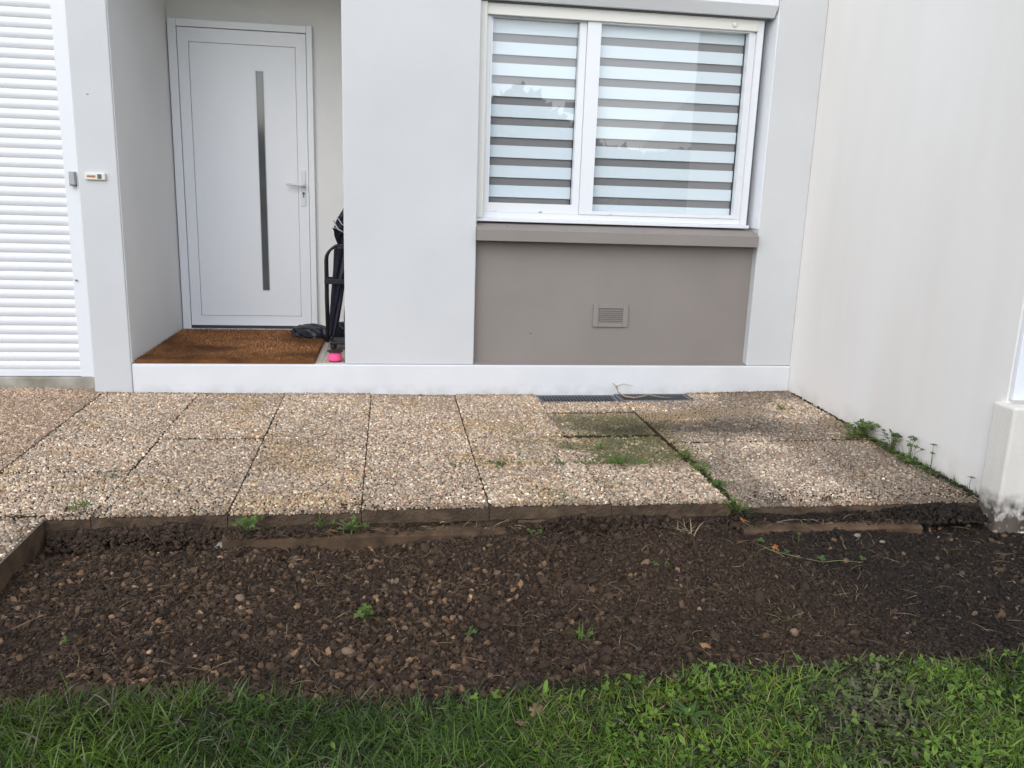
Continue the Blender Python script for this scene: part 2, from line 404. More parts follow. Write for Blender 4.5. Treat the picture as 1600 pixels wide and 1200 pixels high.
s.tube([(-.478, DY-.05, 1.218), (-.50, DY-.053, 1.219), (-.54, DY-.054, 1.222), (-.60, DY-.050, 1.224)], [.0095, .011, .010, .008], 12); s.build('handle', M['metal'], D).data.materials[0] = M['pvc']
s = MB(); s.lathe((-.486, DY-.0085, 1.163), [(0, 0), (.0085, 0), (.0085, .006), (0, .006)], 14, 'y'); s.box(-.490, -.482, DY-.0135, DY-.0088, 1.135, 1.158, .001, 1); s.build('lock_cylinder', M['darkgrey'], D)

# garage-type roller shutter -------------------------------------------
per = .0513; prof = []; z = .128; ys = .085
ztop = 2.45
while z < ztop:
    for k in range(7):
        a = k/6
        prof.append((ys - .0095*math.sin(math.pi*a)**.75, z + per*.93*a))
    prof.append((ys+.004, z+per*.945)); prof.append((ys+.004, z+per*.99))
    z += per
XL, XR = -5.4, -1.658
vv = [(XL, y, zz) for y, zz in prof] + [(XR, y, zz) for y, zz in prof]; n = len(prof)
S = mobj('roller_shutter', [(a-.6, b_, c) for a, b_, c in vv], [(i, i+n, i+n+1, i+1) for i in range(n-1)], M['slat'], H)
md = S.modifiers.new('thick', 'SOLIDIFY'); md.thickness = .006; md.offset = 1
s = MB(); s.box(XL, XR, .072, .095, .090, .127, .003); s.build('bottom_bar', M['slat'], S)
s = MB(); s.box(-1.657, -1.5585, .062, .12, .0885, 2.42, .003); s.box(-1.592, -1.5592, .05, .0615, .0885, 2.42, .002); s.build('guide_rail', M['slat'], S)
s = MB(); s.box(-5.4, -1.5585, .045, .4, -.1, .088, .006); s.build('shutter_threshold', M['concrete'], H)
s = MB(); s.box(-5.4, -1.5585, .16, .2, .09, 2.42); s.build('shutter_backing', M['gasket'], S)
s = MB(); s.box(-1.641, -1.633, .050, .0615, .643, .651, .001); s.build('lock_pin', M['darkgrey'], S)

for (nm, x, y, z, r) in (('wall_chip', -1.478, -.0204, 1.645, .006), ('panel_chip', .973, .0597, .367, .006), ('sill_spot', .80, .0, 1.0175, .005)):
    b = MB(); b.ball((x, y, z), r, 1, (1.2, .25, .7) if nm != 'sill_spot' else (1, 1, .35)); b.build(nm, M['concrete'] if nm == 'wall_chip' else M['darkgrey'], H)
# things fixed to the house
o = empty('lock_box', (-1.607, .05, 1.172), 'small plain grey box on the shutter guide rail', 'box')
s = MB(); s.box(-1.6215, -1.5925, .022, .0612, 1.172, 1.243, .003); s.build('casing', M['greybox'], o)
s = MB(); s.box(-1.6205, -1.5935, .024, .0605, 1.1675, 1.1717); s.build('base_plate', M['darkgrey'], o)
o = empty('doorbell', (-1.466, -.02, 1.20), 'cream doorbell with copper name strip and dark button on the white pillar', 'doorbell')
s = MB(); s.box(-1.519, -1.414, -.038, -.0202, 1.2025, 1.2395, .004); s.build('casing', M['ivory'], o)
s = MB(); s.box(-1.507, -1.464, -.0395, -.0378, 1.215, 1.226, .0008, 1); s.build('name_strip', M['copper'], o)
s = MB(); s.box(-1.453, -1.433, -.0415, -.0378, 1.209, 1.233, .001, 1); s.build('button', M['darkgrey'], o)

o = empty('air_vent', (1.472, .06, .413), 'taupe louvred air vent in the taupe panel under the window', 'vent')
s = MB(); s.box(1.361, 1.395, .0475, .0598, .413, .556, .003); s.box(1.551, 1.585, .0475, .0598, .413, .556, .003)
s.box(1.3952, 1.5508, .0475, .0598, .528, .556, .003); s.box(1.3952, 1.5508, .0475, .0598, .413, .438, .003); s.build('frame', M['taupe'], o)
s = MB()
for k in range(7): s.prism([(.047, .4405+k*.0125), (.0575, .448+k*.0125), (.0575, .450+k*.0125), (.047, .4425+k*.0125)], 1.3952, 1.5508)
s.build('louvre', M['taupe'], o)
s = MB(); s.box(1.3953, 1.5507, .0585, .0598, .4385, .5275); s.build('backing', M['slot'], o)

# ------------------------------------------------------------------ wall on the right
BW = empty('side_wall', (2.668, -.9, 0), 'tall cream rendered side wall with a low weathered plinth at its near end', 'wall')
s = MB(); s.box(2.668, 6, -1.90, .4, -.3, TOP, .006); s.build('render_face', M['sidewall'], BW)
s = MB(); s.box(2.672, 6, -1.925, -1.9005, .425, TOP, .004); s.build('end_face', M['wallend'], BW)
s = MB(); s.box(2.635, 6, -1.99, -1.862, -.35, .41, .012, 3); s.build('plinth', M['plinth'], BW)

# ------------------------------------------------------------------ PAVING with real pebbles
PAL = np.array([1.17, 1.09, .98])*np.array([(.52, .43, .33), (.41, .31, .22), (.33, .23, .165), (.36, .33, .29), (.62, .56, .47), (.27, .19, .13), (.45, .34, .27), (.25, .22, .19)])
PW = np.array([.2, .19, .14, .14, .12, .08, .09, .04]); PW = PW/PW.sum()
A6 = np.arange(7)*2*np.pi/7
TV = np.concatenate([np.c_[np.cos(A6), np.sin(A6), np.zeros(7)-.45], np.c_[.93*np.cos(A6), .93*np.sin(A6), np.full(7, .25)],
                     np.c_[.58*np.cos(A6+.3), .58*np.sin(A6+.3), np.full(7, .78)], [[0, 0, .95]]])
TQ = [(i, (i+1) % 7, 7+(i+1) % 7, 7+i) for i in range(7)] + [(7+i, 7+(i+1) % 7, 14+(i+1) % 7, 14+i) for i in range(7)]
TT = [(14+i, 14+(i+1) % 7, 21) for i in range(7)]
def pebbles(name, rects, sp, mat_, zf, tintf=None, parent=None, hole=None, hscale=.36, sizef=None):
    X = []; Y = []; B = []
    for (x0, x1, y0, y1) in rects:
        nx = int((x1-x0)/sp); ny = int((y1-y0)/(sp*.87))
        gx, gy = np.meshgrid(np.arange(nx), np.arange(ny))
        px = x0 + sp*.5 + (gx + .5*(gy % 2))*sp*(x1-x0-sp)/(max(nx-.5, 1)*sp)
        py = y0 + sp*.45 + gy*(y1-y0-sp*.9)/max(ny-1, 1)
        px = px.ravel() + rng.normal(0, sp*.24, px.size); py = py.ravel() + rng.normal(0, sp*.24, py.size)
        ok = (px > x0+sp*.1) & (px < x1-sp*.1) & (py > y0+sp*.1) & (py < y1-sp*.1)
        X.append(px[ok]); Y.append(py[ok]); B.append(np.tile([x0, x1, y0, y1], (ok.sum(), 1)))
    X = np.concatenate(X); Y = np.concatenate(Y); B = np.concatenate(B)
    if hole is not None:
        k = ~hole(X, Y); X = X[k]; Y = Y[k]; B = B[k]
    n = len(X)
    r = sp*.5*np.clip(rng.lognormal(.06, .24, n), .6, 1.6)
    if sizef is not None: r = r*sizef(X, Y)
    asp = rng.uniform(.5, 1.0, n); rot = rng.uniform(0, 6.283, n)
    jit = 1 + rng.normal(0, .14, (n, 22, 1)); P = TV[None]*np.concatenate([jit, jit, np.ones((n, 22, 1))], 2)
    P = P * np.stack([r*1.12, r*asp*1.12, r*hscale*2*rng.uniform(.7, 1.25, n)], 1)[:, None]
    tl = rng.normal(0, .22, (n, 2)); P[..., 2] += P[..., 0]*tl[:, :1] + P[..., 1]*tl[:, 1:]
    c, s_ = np.cos(rot)[:, None], np.sin(rot)[:, None]
    Q = np.stack([P[..., 0]*c - P[..., 1]*s_ + X[:, None], P[..., 0]*s_ + P[..., 1]*c + Y[:, None], P[..., 2]], 2)
    Q[..., 0] = np.clip(Q[..., 0], B[:, :1], B[:, 1:2]); Q[..., 1] = np.clip(Q[..., 1], B[:, 2:3]-.003, B[:, 3:4])
    Q[..., 2] += (zf(X, Y) - r*hscale*.9 + rng.normal(0, sp*.05, n))[:, None]
    col = PAL[rng.choice(len(PAL), n, p=PW)]*np.exp(rng.normal(-.03, .27, (n, 1)))
    if tintf is not None: col = tintf(X, Y, col)
    off = (np.arange(n)*22)[:, None, None]
    return bigmesh(name, Q, (np.array(TT)[None]+off), (np.array(TQ)[None]+off), mat_, np.repeat(col, 22, 0), True, parent)

XS = [-1.505, -.985, -.497, .003, .503, 1.003, 1.515]
YS = [-.02, -.435, -.905, -1.352, -1.863]
slabs = []   # x0,x1,y0,y1,dz
for i in range(6):
    for j in range(4):
        gx = .0014
        gy = .0018 if (i >= 3 or j in (1,)) else .0005
        x0, x1, y1, y0 = XS[i]+gx, XS[i+1]-gx, YS[j]-gy, YS[j+1]+gy
        if j == 0 and i == 5: y1 = -.205
        dz = rng.uniform(-.004, .003)
        if i == 5 and j in (1, 2): dz -= .006
        if j == 3 and i >= 3: dz += .008
        slabs.append((x0, x1, y0, y1, dz))
slabs.append((1.520, 2.662, -.62, -.205, -.004)); slabs.append((1.965, 2.662, -.2045, -.02, -.004))
slabs.append((1.533, 2.662, -1.01, -.6208, -.006)); slabs.append((1.540, 2.640, -1.875, -1.0112, -.012))
SLA = np.array(slabs)
def slab_dz(x, y):
    d = np.full(np.shape(x), -.002)
    for (a, b_, c, e, dz) in slabs: d = np.where((x > a) & (x < b_) & (y > c) & (y < e), dz, d)
    return d
def ztop_f(x, y): return zp(x, y) + slab_dz(x, y)

s = MB()
for (a, b_, c, e, dz) in slabs:
    v = []
    for (x, y) in ((a, c), (b_, c), (b_, e), (a, e)): v.append((x, y, float(zp(x, y))+dz-.007))
    th = .105 if (a > 1.54 and c < -1.5) else .082 if (b_ < -.9 or a < -.9 or (a > 1.54 and c < -1.5)) else .052
    lo = [(x, y, z-th) for x, y, z in v]
    bv = [s.bm.verts.new(p) for p in v]; bl = [s.bm.verts.new(p) for p in lo]
    s.bm.faces.new(bv)
    for k in range(4):
        f = s.bm.faces.new((bl[k], bl[(k+1) % 4], bv[(k+1) % 4], bv[k])); f.material_index = 1
patio = s.build('patio_paving', [M['mortar'], M['slabside']], None); tag(patio, kind='structure')
def patio_tint(x, y, c):
    n1 = fbm(x, y, .35, 4, 3); n2 = fbm(x, y, .09, 3, 9)
    c = c*(0.86 + .28*n1)[:, None]
    # moss and grime on the two sunken slabs and along the gutter
    sid = np.zeros(len(x)); 
    for q, (a_, b2, c_, e_, _) in enumerate(slabs): sid = np.where((x > a_) & (x < b2) & (y > c_) & (y < e_), q+1, sid)
    tone = np.array([0.] + [((q*7919) % 97)/97-.5 for q in range(1, len(slabs)+1)])[sid.astype(int)]
    c = c*(1+.16*tone)[:, None]*np.where(tone > .2, 1, 1)[:, None]
    n3 = fbm(x, y, .28, 4, 33)
    m = sstep(.94, 1.10, x+.22*(n3-.5)+.06*(n2-.5))*(1-sstep(1.45, 1.75, x+.30*(n3-.5)+.12*(n2-.5)))*sstep(-1.42, -1.24, y+.12*(n3-.5))*(1-sstep(-.60, -.36, y+.16*(n3-.5)+.06*(n2-.5)))*(.55+.75*n3)
    m = np.maximum(m, .7*sstep(.52, .66, n1)*sstep(.6, 1.0, x)*(1-sstep(1.5, 1.7, x))*(1-sstep(-.6, -.3, y)))
    m = np.clip(m, 0, 1); hid = m*(rng.random(len(x)) < .42+.55*sstep(.25, .55, n2))*rng.uniform(.75, 1, len(x)); c = c*(1-.46*m[:, None]*np.array([.95, .85, 1.15]))
    c = c*(1-hid[:, None]) + hid[:, None]*np.array([.105, .098, .034])*(.6+.8*rng.random((len(x), 1)))
    # dark band right of it, and greyer, dirtier right-hand field
    g_ = sstep(1.5, 1.62, x); dk = sstep(.42, .62, fbm(x, y, .5, 4, 21)+.10*np.exp(-((y+.78)/.14)**2))
    c = c*(1-.06*g_)[:, None]; c = c*(1-.42*g_*dk)[:, None]; bd = np.exp(-((y+.76+.05*(n1-.5))/.13)**2)*sstep(1.0, 1.3, x)*(1-sstep(2.0, 2.5, x))*sstep(.3, .55, n2+.2*rng.random(len(x))); c = c*(1-.55*bd)[:, None]
    lum = c.mean(1, keepdims=True); c = c + (lum*np.array([1.03, 1, .93])-c)*(.10*g_)[:, None]
    # mortar skim smeared over the pebbles
    k = np.exp(-((y+.50+.03*np.sin(x*5))/.085)**4)*sstep(1.42, 1.6, x)*(1-sstep(2.15, 2.4, x))
    k = np.clip(k*1.4 - .5*n2, 0, 1)*.9
    c = c*(1-k[:, None]) + k[:, None]*np.array([.36, .27, .18])
    # warm / yellowed spots, muddy front edge
    yl = sstep(.60, .75, fbm(x, y, .22, 3, 40)); c = c*(1 - yl[:, None]*np.array([.03, .08, .20]))
    ed = (1-sstep(.0, .09, y+1.875 + .05*(n2-.5)))*.7; c = c*(1-.62*ed[:, None]*np.array([.9, 1, 1.1]))
    wl = sstep(-.10, -.02, y)*.35; c = c*(1-wl[:, None]*np.array([.9, 1, 1.1]))
    return c
def skim(x, y):
    k = np.exp(-((y+.50+.03*np.sin(x*5))/.085)**4)*sstep(1.42, 1.6, x)*(1-sstep(2.15, 2.4, x)); return 1-.25*k
tag(pebbles('paving_pebbles', [q[:4] for q in slabs], .0112, M['pebble'], ztop_f, patio_tint, patio, sizef=skim), kind='stuff')

# driveway paving on the left, with a finer, browner surface
dr = [(-3.6, -1.512, -1.80, .04), (-3.6, -1.142, -3.6, -1.868), (-3.6, -1.512, -1.866, -1.803)]
s = MB()
for (a, b_, c, e) in dr[:2]:
    v = []
    for (x, y) in ((a, c), (b_, c), (b_, e), (a, e)): v.append((x, y, float(zp(x, y))-.006))
    bv = [s.bm.verts.new(p) for p in v]; bl = [s.bm.verts.new((p[0], p[1], p[2]-.11)) for p in v]
    s.bm.faces.new(bv)
    for k in range(4):
        f = s.bm.faces.new((bl[k], bl[(k+1) % 4], bv[(k+1) % 4], bv[k])); f.material_index = 1
drv = s.build('driveway', [mat('drive_mortar', (.26, .21, .155), .9, .15, var=.5, vscale=60, bump=.8, bscale=120, bdist=.005), M['kerb']], None); tag(drv, kind='structure')
def drive_tint(x, y, c):
    l = c.mean(1, keepdims=True); n1 = fbm(x, y, .3, 4, 5)
    far = sstep(-1.83, -1.79, y)[:, None]
    b_ = (l*np.array([1.16, .86, .62])*.98*.55 + c*np.array([1.05, .92, .8])*.95*.45)
    return (b_*far + c*.85*(1-far))*(.8+.4*n1)[:, None]
tag(pebbles('driveway_pebbles', [(-3.6, -1.514, -1.80, .04)], .0095, M['pebble'], zp, drive_tint, drv), kind='stuff')
tag(pebbles('driveway_pebbles', [(-3.0, -1.146, -3.4, -1.872)], .0135, M['pebble'], zp, drive_tint, drv), kind='stuff')
# dirt lying in the joints
s = MB(); s.box(-1.51, 2.667, -1.85, -.016, -.10, -.045); tag(s.build('joint_soil', M['slabside'], None), kind='structure')

# ------------------------------------------------------------------ drain grates
for (x0, x1, lab, n0) in ((1.003, 1.497, 'clean grey metal drain grate at the wall, left of its twig-strewn twin', 22), (1.503, 1.960, 'grey metal drain grate at the wall with a dry twig lying on it', 20)):
    o = empty('drain_grate', ((x0+x1)/2, -.11, -.02), lab, 'drain grate', 'drain grates at the foot of the wall')
    y0, y1 = -.200, -.022; z = float(zp((x0+x1)/2, -.1)) - .004
    s = MB(); s.box(x0, x1, y0, y0+.016, z-.03, z, .0015, 1); s.box(x0, x1, y1-.016, y1, z-.03, z, .0015, 1)
    s.box(x0, x0+.018, y0+.0161, y1-.0161, z-.03, z, .0015, 1); s.box(x1-.018, x1, y0+.0161, y1-.0161, z-.03, z, .0015, 1); s.build('frame', M['grate'], o)
    s = MB()
    for k in range(n0):
        xc = x0+.018+(x1-x0-.036)*(k+.5)/n0
        s.box(xc-.0042, xc+.0042, y0+.0162, y1-.0162, z-.006, z-.002)
    s.build('bars', M['bar'], o)
    s = MB(); s.box(x0+.0185, x1-.0185, y0+.0163, y1-.0163, z-.035, z-.026); s.build('channel', M['slot'], o)
tw = empty('dry_twig', (1.55, -.12, .0), 'forked dry twig lying across the right drain grate', 'twig')
s = MB()
s.tube([(1.515, -.03, .055), (1.52, -.06, .02), (1.55, -.11, .006), (1.60, -.145, .006), (1.66, -.13, .012), (1.70, -.10, .016), (1.76, -.13, .008), (1.83, -.15, .006)], [.003, .004, .0045, .005, .0045, .004, .003, .002], 6)
s.build('main_stem', M['twig'], tw)
s = MB(); s.tube([(1.519, -.05, .03), (1.50, -.04, .065), (1.485, -.03, .075)], [.003, .0025, .001], 5); s.tube([(1.515, -.032, .052), (1.56, -.03, .068), (1.62, -.035, .055)], [.0022, .0015, .0008], 5)
s.build('side_shoot', M['twig'], tw)

# ------------------------------------------------------------------ SOIL and what lies in it
def kerb(name, x0, x1, y0, y1, z0, z1, label, jit):
    n = int((x1-x0)/.03)
    V = []; F = []
    for i in range(n+1):
        x = x0+(x1-x0)*i/n
        j = lambda k: (hash2(np.array([i//3]), np.array([k]), jit)[0]-.5)*.007 + (hash2(np.array([i]), np.array([k+9]), jit)[0]-.5)*.004
        V += [(x, y0+j(1), z0), (x, y0+j(2), z1-.008), (x, y0+.008+j(3), z1+j(4)*.7), (x, y1, z1+j(5)*.5), (x, y1, z0)]
    for i in range(n):
        for k in range(4): F.append((i*5+k, (i+1)*5+k, (i+1)*5+k+1, i*5+k+1))
    F += [(0, 1, 2, 3, 4), tuple(n*5+k for k in (4, 3, 2, 1, 0))]
    o = mobj(name, V, F, M['kerb']); return tag(o, label, 'kerb', 'old kerb strips in the soil')
kerb('concrete_kerb', -.50, .56, -1.962, -1.885, -.2, -.082, 'half buried brown concrete kerb strip below the middle of the terrace edge', 3)
kerb('concrete_kerb', .62, 1.30, -1.868, -1.80, -.2, -.0765, 'tan foundation strip directly under the raised terrace slabs', 5)
kerb('concrete_kerb', 1.52, 2.30, -1.99, -1.90, -.2, -.094, 'dark half buried concrete kerb strip in front of the right terrace edge', 8)

def soil_z(x, y):
    f = -.118 + .034*(fbm(x, y, .5, 3, 61)-.5)*2
    f = f - .010*sstep(-2.15, -1.9, y)*(1-sstep(-.62, -.45, x)) - .006
    f = f + .020*np.exp(-(((x-1.0)/.4)**2+((y+2.15)/.22)**2)) + .012*np.exp(-(((x-1.5)/.3)**2+((y+2.3)/.2)**2))
    f = f + .030*sstep(-1.95, -1.87, y)*sstep(-.5, -.4, x)*(1-sstep(.55, .7, x)) + .022*sstep(-1.97, -1.88, y)*sstep(1.45, 1.55, x)*(1-sstep(2.25, 2.4, x))
    f = f - .012*sstep(1.6, 2.4, x)*(1-sstep(-2.2, -1.95, y))
    f = f + .024*sstep(-2.80, -3.0, y)
    return f
def soil_col(x, y):
    n = fbm(x, y, .4, 4, 77); n2 = fbm(x, y, .05, 3, 78)
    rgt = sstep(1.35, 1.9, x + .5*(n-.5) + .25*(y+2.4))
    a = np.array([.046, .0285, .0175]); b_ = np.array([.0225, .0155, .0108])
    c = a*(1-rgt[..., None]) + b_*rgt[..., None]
    lw = sstep(-2.95, -3.02, y)[..., None]*.8; c = c*(1-lw) + np.array([.020, .022, .009])*lw
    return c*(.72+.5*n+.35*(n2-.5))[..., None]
nx, ny = 800, 330
gx, gy = np.meshgrid(np.linspace(-1.60, 3.3, nx), np.linspace(-3.60, -1.80, ny))
rough = .018*(fbm(gx, gy, .055, 4, 90, .6)-.5) + .016*np.abs(fbm(gx, gy, .03, 3, 95)-.5) + .012*sstep(.55, .8, fbm(gx, gy, .12, 3, 99))
sm = 1-.55*sstep(1.5, 2.0, gx)
gz = soil_z(gx, gy) + rough*sm
SOILG = gz.copy()
def soil_surf(x, y):
    fx = np.clip((np.asarray(x)+1.60)/4.90*799, 0, 798.999); fy = np.clip((np.asarray(y)+3.60)/1.80*329, 0, 328.999)
    i = fx.astype(int); j = fy.astype(int); u = fx-i; v = fy-j
    return (SOILG[j, i]*(1-u)+SOILG[j, i+1]*u)*(1-v) + (SOILG[j+1, i]*(1-u)+SOILG[j+1, i+1]*u)*v
ii = np.arange(nx*ny).reshape(ny, nx)
Q = np.stack([ii[:-1, :-1], ii[:-1, 1:], ii[1:, 1:], ii[1:, :-1]], 2)
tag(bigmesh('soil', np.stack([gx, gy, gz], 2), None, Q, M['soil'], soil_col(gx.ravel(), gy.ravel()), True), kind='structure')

ICO = bmesh.new(); bmesh.ops.create_icosphere(ICO, subdivisions=1, radius=1); ICO.verts.ensure_lookup_table()
IV = np.array([v.co[:] for v in ICO.verts]); IT = np.array([[v.index for v in f.verts] for f in ICO.faces]); ICO.free()
IC2 = bmesh.new(); bmesh.ops.create_icosphere(IC2, subdivisions=2, radius=1); IC2.verts.ensure_lookup_table()
IV2 = np.array([v.co[:] for v in IC2.verts]); IT2 = np.array([[v.index for v in f.verts] for f in IC2.faces]); IC2.free()
def clods(name, n, rmin, rmax, colf, mat_, dens, flat=(.5, .9), jitr=.22, TVv=IV, TFf=IT, sink=.35, smooth=False, ylim=(-3.02, -1.87), xlim=(-1.14, 2.75), pw=2.2, zf=None):
    X = rng.uniform(*xlim, n*3); Y = rng.uniform(*ylim, n*3); k = rng.random(n*3) < dens(X, Y); X = X[k][:n]; Y = Y[k][:n]; n = len(X)
    r = rmin + (rmax-rmin)*rng.random(n)**pw
    m = len(TVv); P = TVv[None]*(1+rng.normal(0, jitr, (n, m, 1)))
    P = P*np.stack([r*rng.uniform(.8, 1.35, n), r*rng.uniform(.65, 1.0, n), r*rng.uniform(*flat, n)], 1)[:, None]
    rot = rng.uniform(0, 6.283, n); c, s_ = np.cos(rot)[:, None], np.sin(rot)[:, None]
    tl = rng.normal(0, .35, (n, 2)); P[..., 2] += P[..., 0]*tl[:, :1] + P[..., 1]*tl[:, 1:]
    Q = np.stack([P[..., 0]*c-P[..., 1]*s_+X[:, None], P[..., 0]*s_+P[..., 1]*c+Y[:, None], P[..., 2]], 2)
    Q[..., 2] += ((zf or soil_surf)(X, Y) + r*(.6-sink))[:, None]
    off = (np.arange(n)*m)[:, None, None]
    o = bigmesh(name, Q, TFf[None]+off, None, mat_, np.repeat(colf(X, Y, n), m, 0), smooth)
    return tag(o, kind='stuff')
def bed(x, y): return ((y < -1.9) | ((x < -.5) & (y < -1.88))).astype(float)
def left_d(x, y): return bed(x, y)*(.35+.9*sstep(.35, .6, fbm(x, y, .22, 3, 123)))*(.12+.88*(1-sstep(.1, 1.3, x+.5*(fbm(x, y, .4, 3, 120)-.5))))
GP = np.array([1.08, 1.0, .92])*np.array([(.080, .050, .030), (.060, .039, .025), (.110, .071, .042), (.045, .030, .020), (.17, .115, .072), (.074, .057, .043)])
clods('gravel', 10500, .0035, .0145, lambda x, y, n: GP[rng.choice(6, n, p=[.28, .26, .14, .2, .05, .07])]*np.exp(rng.normal(-.06, .45, (n, 1)))*(1-.25*sstep(.3, 1.4, x))[:, None], M['clod'], left_d, (.55, .95), .17, sink=.35)
clods('soil_clods', 17000, .003, .0105, lambda x, y, n: soil_col(x, y)*np.exp(rng.normal(.12, .28, (n, 1))), M['clod'], lambda x, y: bed(x, y)*(.55+.45*sstep(.0, 1.0, x))*(1-.6*sstep(1.5, 2.1, x)), (.6, 1.0), .2, sink=.3, smooth=True)
clods('large_clods', 380, .009, .021, lambda x, y, n: soil_col(x, y)*np.exp(rng.normal(.18, .2, (n, 1))), M['clod'], lambda x, y: bed(x, y)*np.exp(-((x-.9)/.8)**2)*sstep(.35, .6, fbm(x, y, .3, 3, 130)), (.6, .95), .10, IV2, IT2, .35)
clods('soil_crumbs', 52000, .0018, .0062, lambda x, y, n: soil_col(x, y)*np.exp(rng.normal(.25, .38, (n, 1))), M['clod'], bed, (.6, 1.0), .2, sink=.2)
clods('pale_grit', 150, .003, .008, lambda x, y, n: np.array([.19, .135, .09])*np.exp(rng.normal(0, .3, (n, 1))), M['clod'], bed, (.5, .9), .12, sink=.25, smooth=True)

# fibres: dry roots and straw
def ribbons(name, starts, dirs, lens, widths, droop, cols, mat_, kind='stuff', segs=4, curl=None, zfun=None, cup=False):
    n = len(starts); tt = np.linspace(0, 1, segs+1)
    P = np.zeros((n, segs+1, 3)); d = dirs.copy(); p = starts.copy()
    P[:, 0] = p
    for k in range(1, segs+1):
        d = d + droop/segs*np.array([0, 0, -1.0]) if np.isscalar(droop) else d + (droop/segs)[:, None]*np.array([0, 0, -1.0])
        if curl is not None:
            a = curl/segs; c, s_ = np.cos(a), np.sin(a); d = np.stack([d[:, 0]*c-d[:, 1]*s_, d[:, 0]*s_+d[:, 1]*c, d[:, 2]], 1)
        d = d/np.linalg.norm(d, axis=1, keepdims=True)
        p = p + d*(lens/segs)[:, None]
        if zfun is not None: p[:, 2] = np.maximum(p[:, 2], zfun(p[:, 0], p[:, 1]))
        P[:, k] = p
    side = np.cross(dirs, [0, 0, 1.0]); side += rng.normal(0, .35, side.shape); side /= np.linalg.norm(side, axis=1, keepdims=True)+1e-9
    prof = np.clip(1.15*(1-tt**1.6), .06, 1)*np.clip(.55+tt*2, 0, 1)
    wv = side[:, None]*(widths[:, None]*prof[None])[..., None]*.5
    V = np.stack([P-wv, P+wv], 2).reshape(n, -1, 3)
    m = (segs+1)*2; q = np.array([(2*k, 2*k+1, 2*k+3, 2*k+2) for k in range(segs)])
    return bigmesh(name, V, None, q[None]+(np.arange(n)*m)[:, None, None], mat_, np.repeat(cols, m, 0), True)
def ledge_z(x, y): return np.where(x < .6, -.084, np.where(x < 1.45, -.105, -.098)) + .004
clods('ledge_dirt', 2600, .003, .012, lambda x, y, n: soil_col(x*0, y)*np.exp(rng.normal(.05, .35, (n, 1))), M['clod'], lambda x, y: ((x > -.5) & ((x < .55) | (x > 1.5)))*(.25+.75*sstep(-1.955, -1.90, y))*sstep(.35, .6, fbm(x, y, .16, 3, 140)), (.5, .8), .17, sink=.3, ylim=(-1.965, -1.872), xlim=(-.5, 2.3), zf=ledge_z)
def bank_z(x, y): return -.118 + .075*fbm(x, x*0+1.7, .22, 3, 150)*sstep(-1.95, -1.872, y) + .02*sstep(1.6, 2.3, x)
clods('bank_dirt', 6500, .003, .012, lambda x, y, n: soil_col(x, y)*np.exp(rng.normal(0, .35, (n, 1))), M['clod'], lambda x, y: np.maximum(sstep(.38, .6, fbm(x, y*0, .3, 3, 151)), np.maximum(sstep(2.1, 2.3, x), 1-sstep(-.75, -.6, x)))*(.3+.7*sstep(-1.95, -1.89, y)), (.6, .95), .19, sink=.3, ylim=(-1.96, -1.868), xlim=(-1.12, 2.66), zf=bank_z)
clods('edge_crumbs', 900, .002, .006, lambda x, y, n: soil_col(x*0, y)*np.exp(rng.normal(.1, .3, (n, 1))), M['clod'], lambda x, y: sstep(.4, .65, fbm(x, y, .25, 3, 152))*sstep(-1.70, -1.84, y), (.5, .8), .19, sink=.3, ylim=(-1.86, -1.68), xlim=(-1.1, 2.6), zf=lambda x, y: zp(x, y)+.001)
n = 1300
X = rng.uniform(-1.1, 2.6, n); Y = rng.uniform(-3.0, -1.9, n); az = rng.uniform(0, 6.283, n)
o = ribbons('dead_roots', np.stack([X, Y, soil_surf(X, Y)+.008], 1), np.stack([np.cos(az), np.sin(az), rng.uniform(-.1, .35, n)], 1), rng.uniform(.015, .11, n)**1.0, rng.uniform(.0012, .0032, n), rng.uniform(.2, .7, n),
            np.array([.20, .14, .075])*np.exp(rng.normal(-.25, .4, (n, 1))), M['straw'], segs=7, curl=rng.normal(0, 1.6, n), zfun=lambda x, y: soil_surf(x, y)+.006)
tag(o, kind='stuff')
n = 150; X = np.concatenate([rng.uniform(-.45, .6, 80), rng.uniform(1.2, 2.2, 70)]); Y = rng.uniform(-1.97, -1.88, n); az = rng.uniform(0, 6.283, n)
tag(ribbons('ledge_straw', np.stack([X, Y, ledge_z(X, Y)+.012], 1), np.stack([np.cos(az), np.sin(az)*.6, rng.uniform(-.1, .6, n)], 1), rng.uniform(.03, .12, n), rng.uniform(.0012, .003, n), rng.uniform(.4, 1.4, n),
            np.array([.26, .20, .10])*np.exp(rng.normal(-.2, .4, (n, 1))), M['straw'], segs=7, curl=rng.normal(0, 1.8, n), zfun=lambda x, y: np.where(y > -1.97, ledge_z(x, y), soil_z(x, y))+.006), kind='stuff')

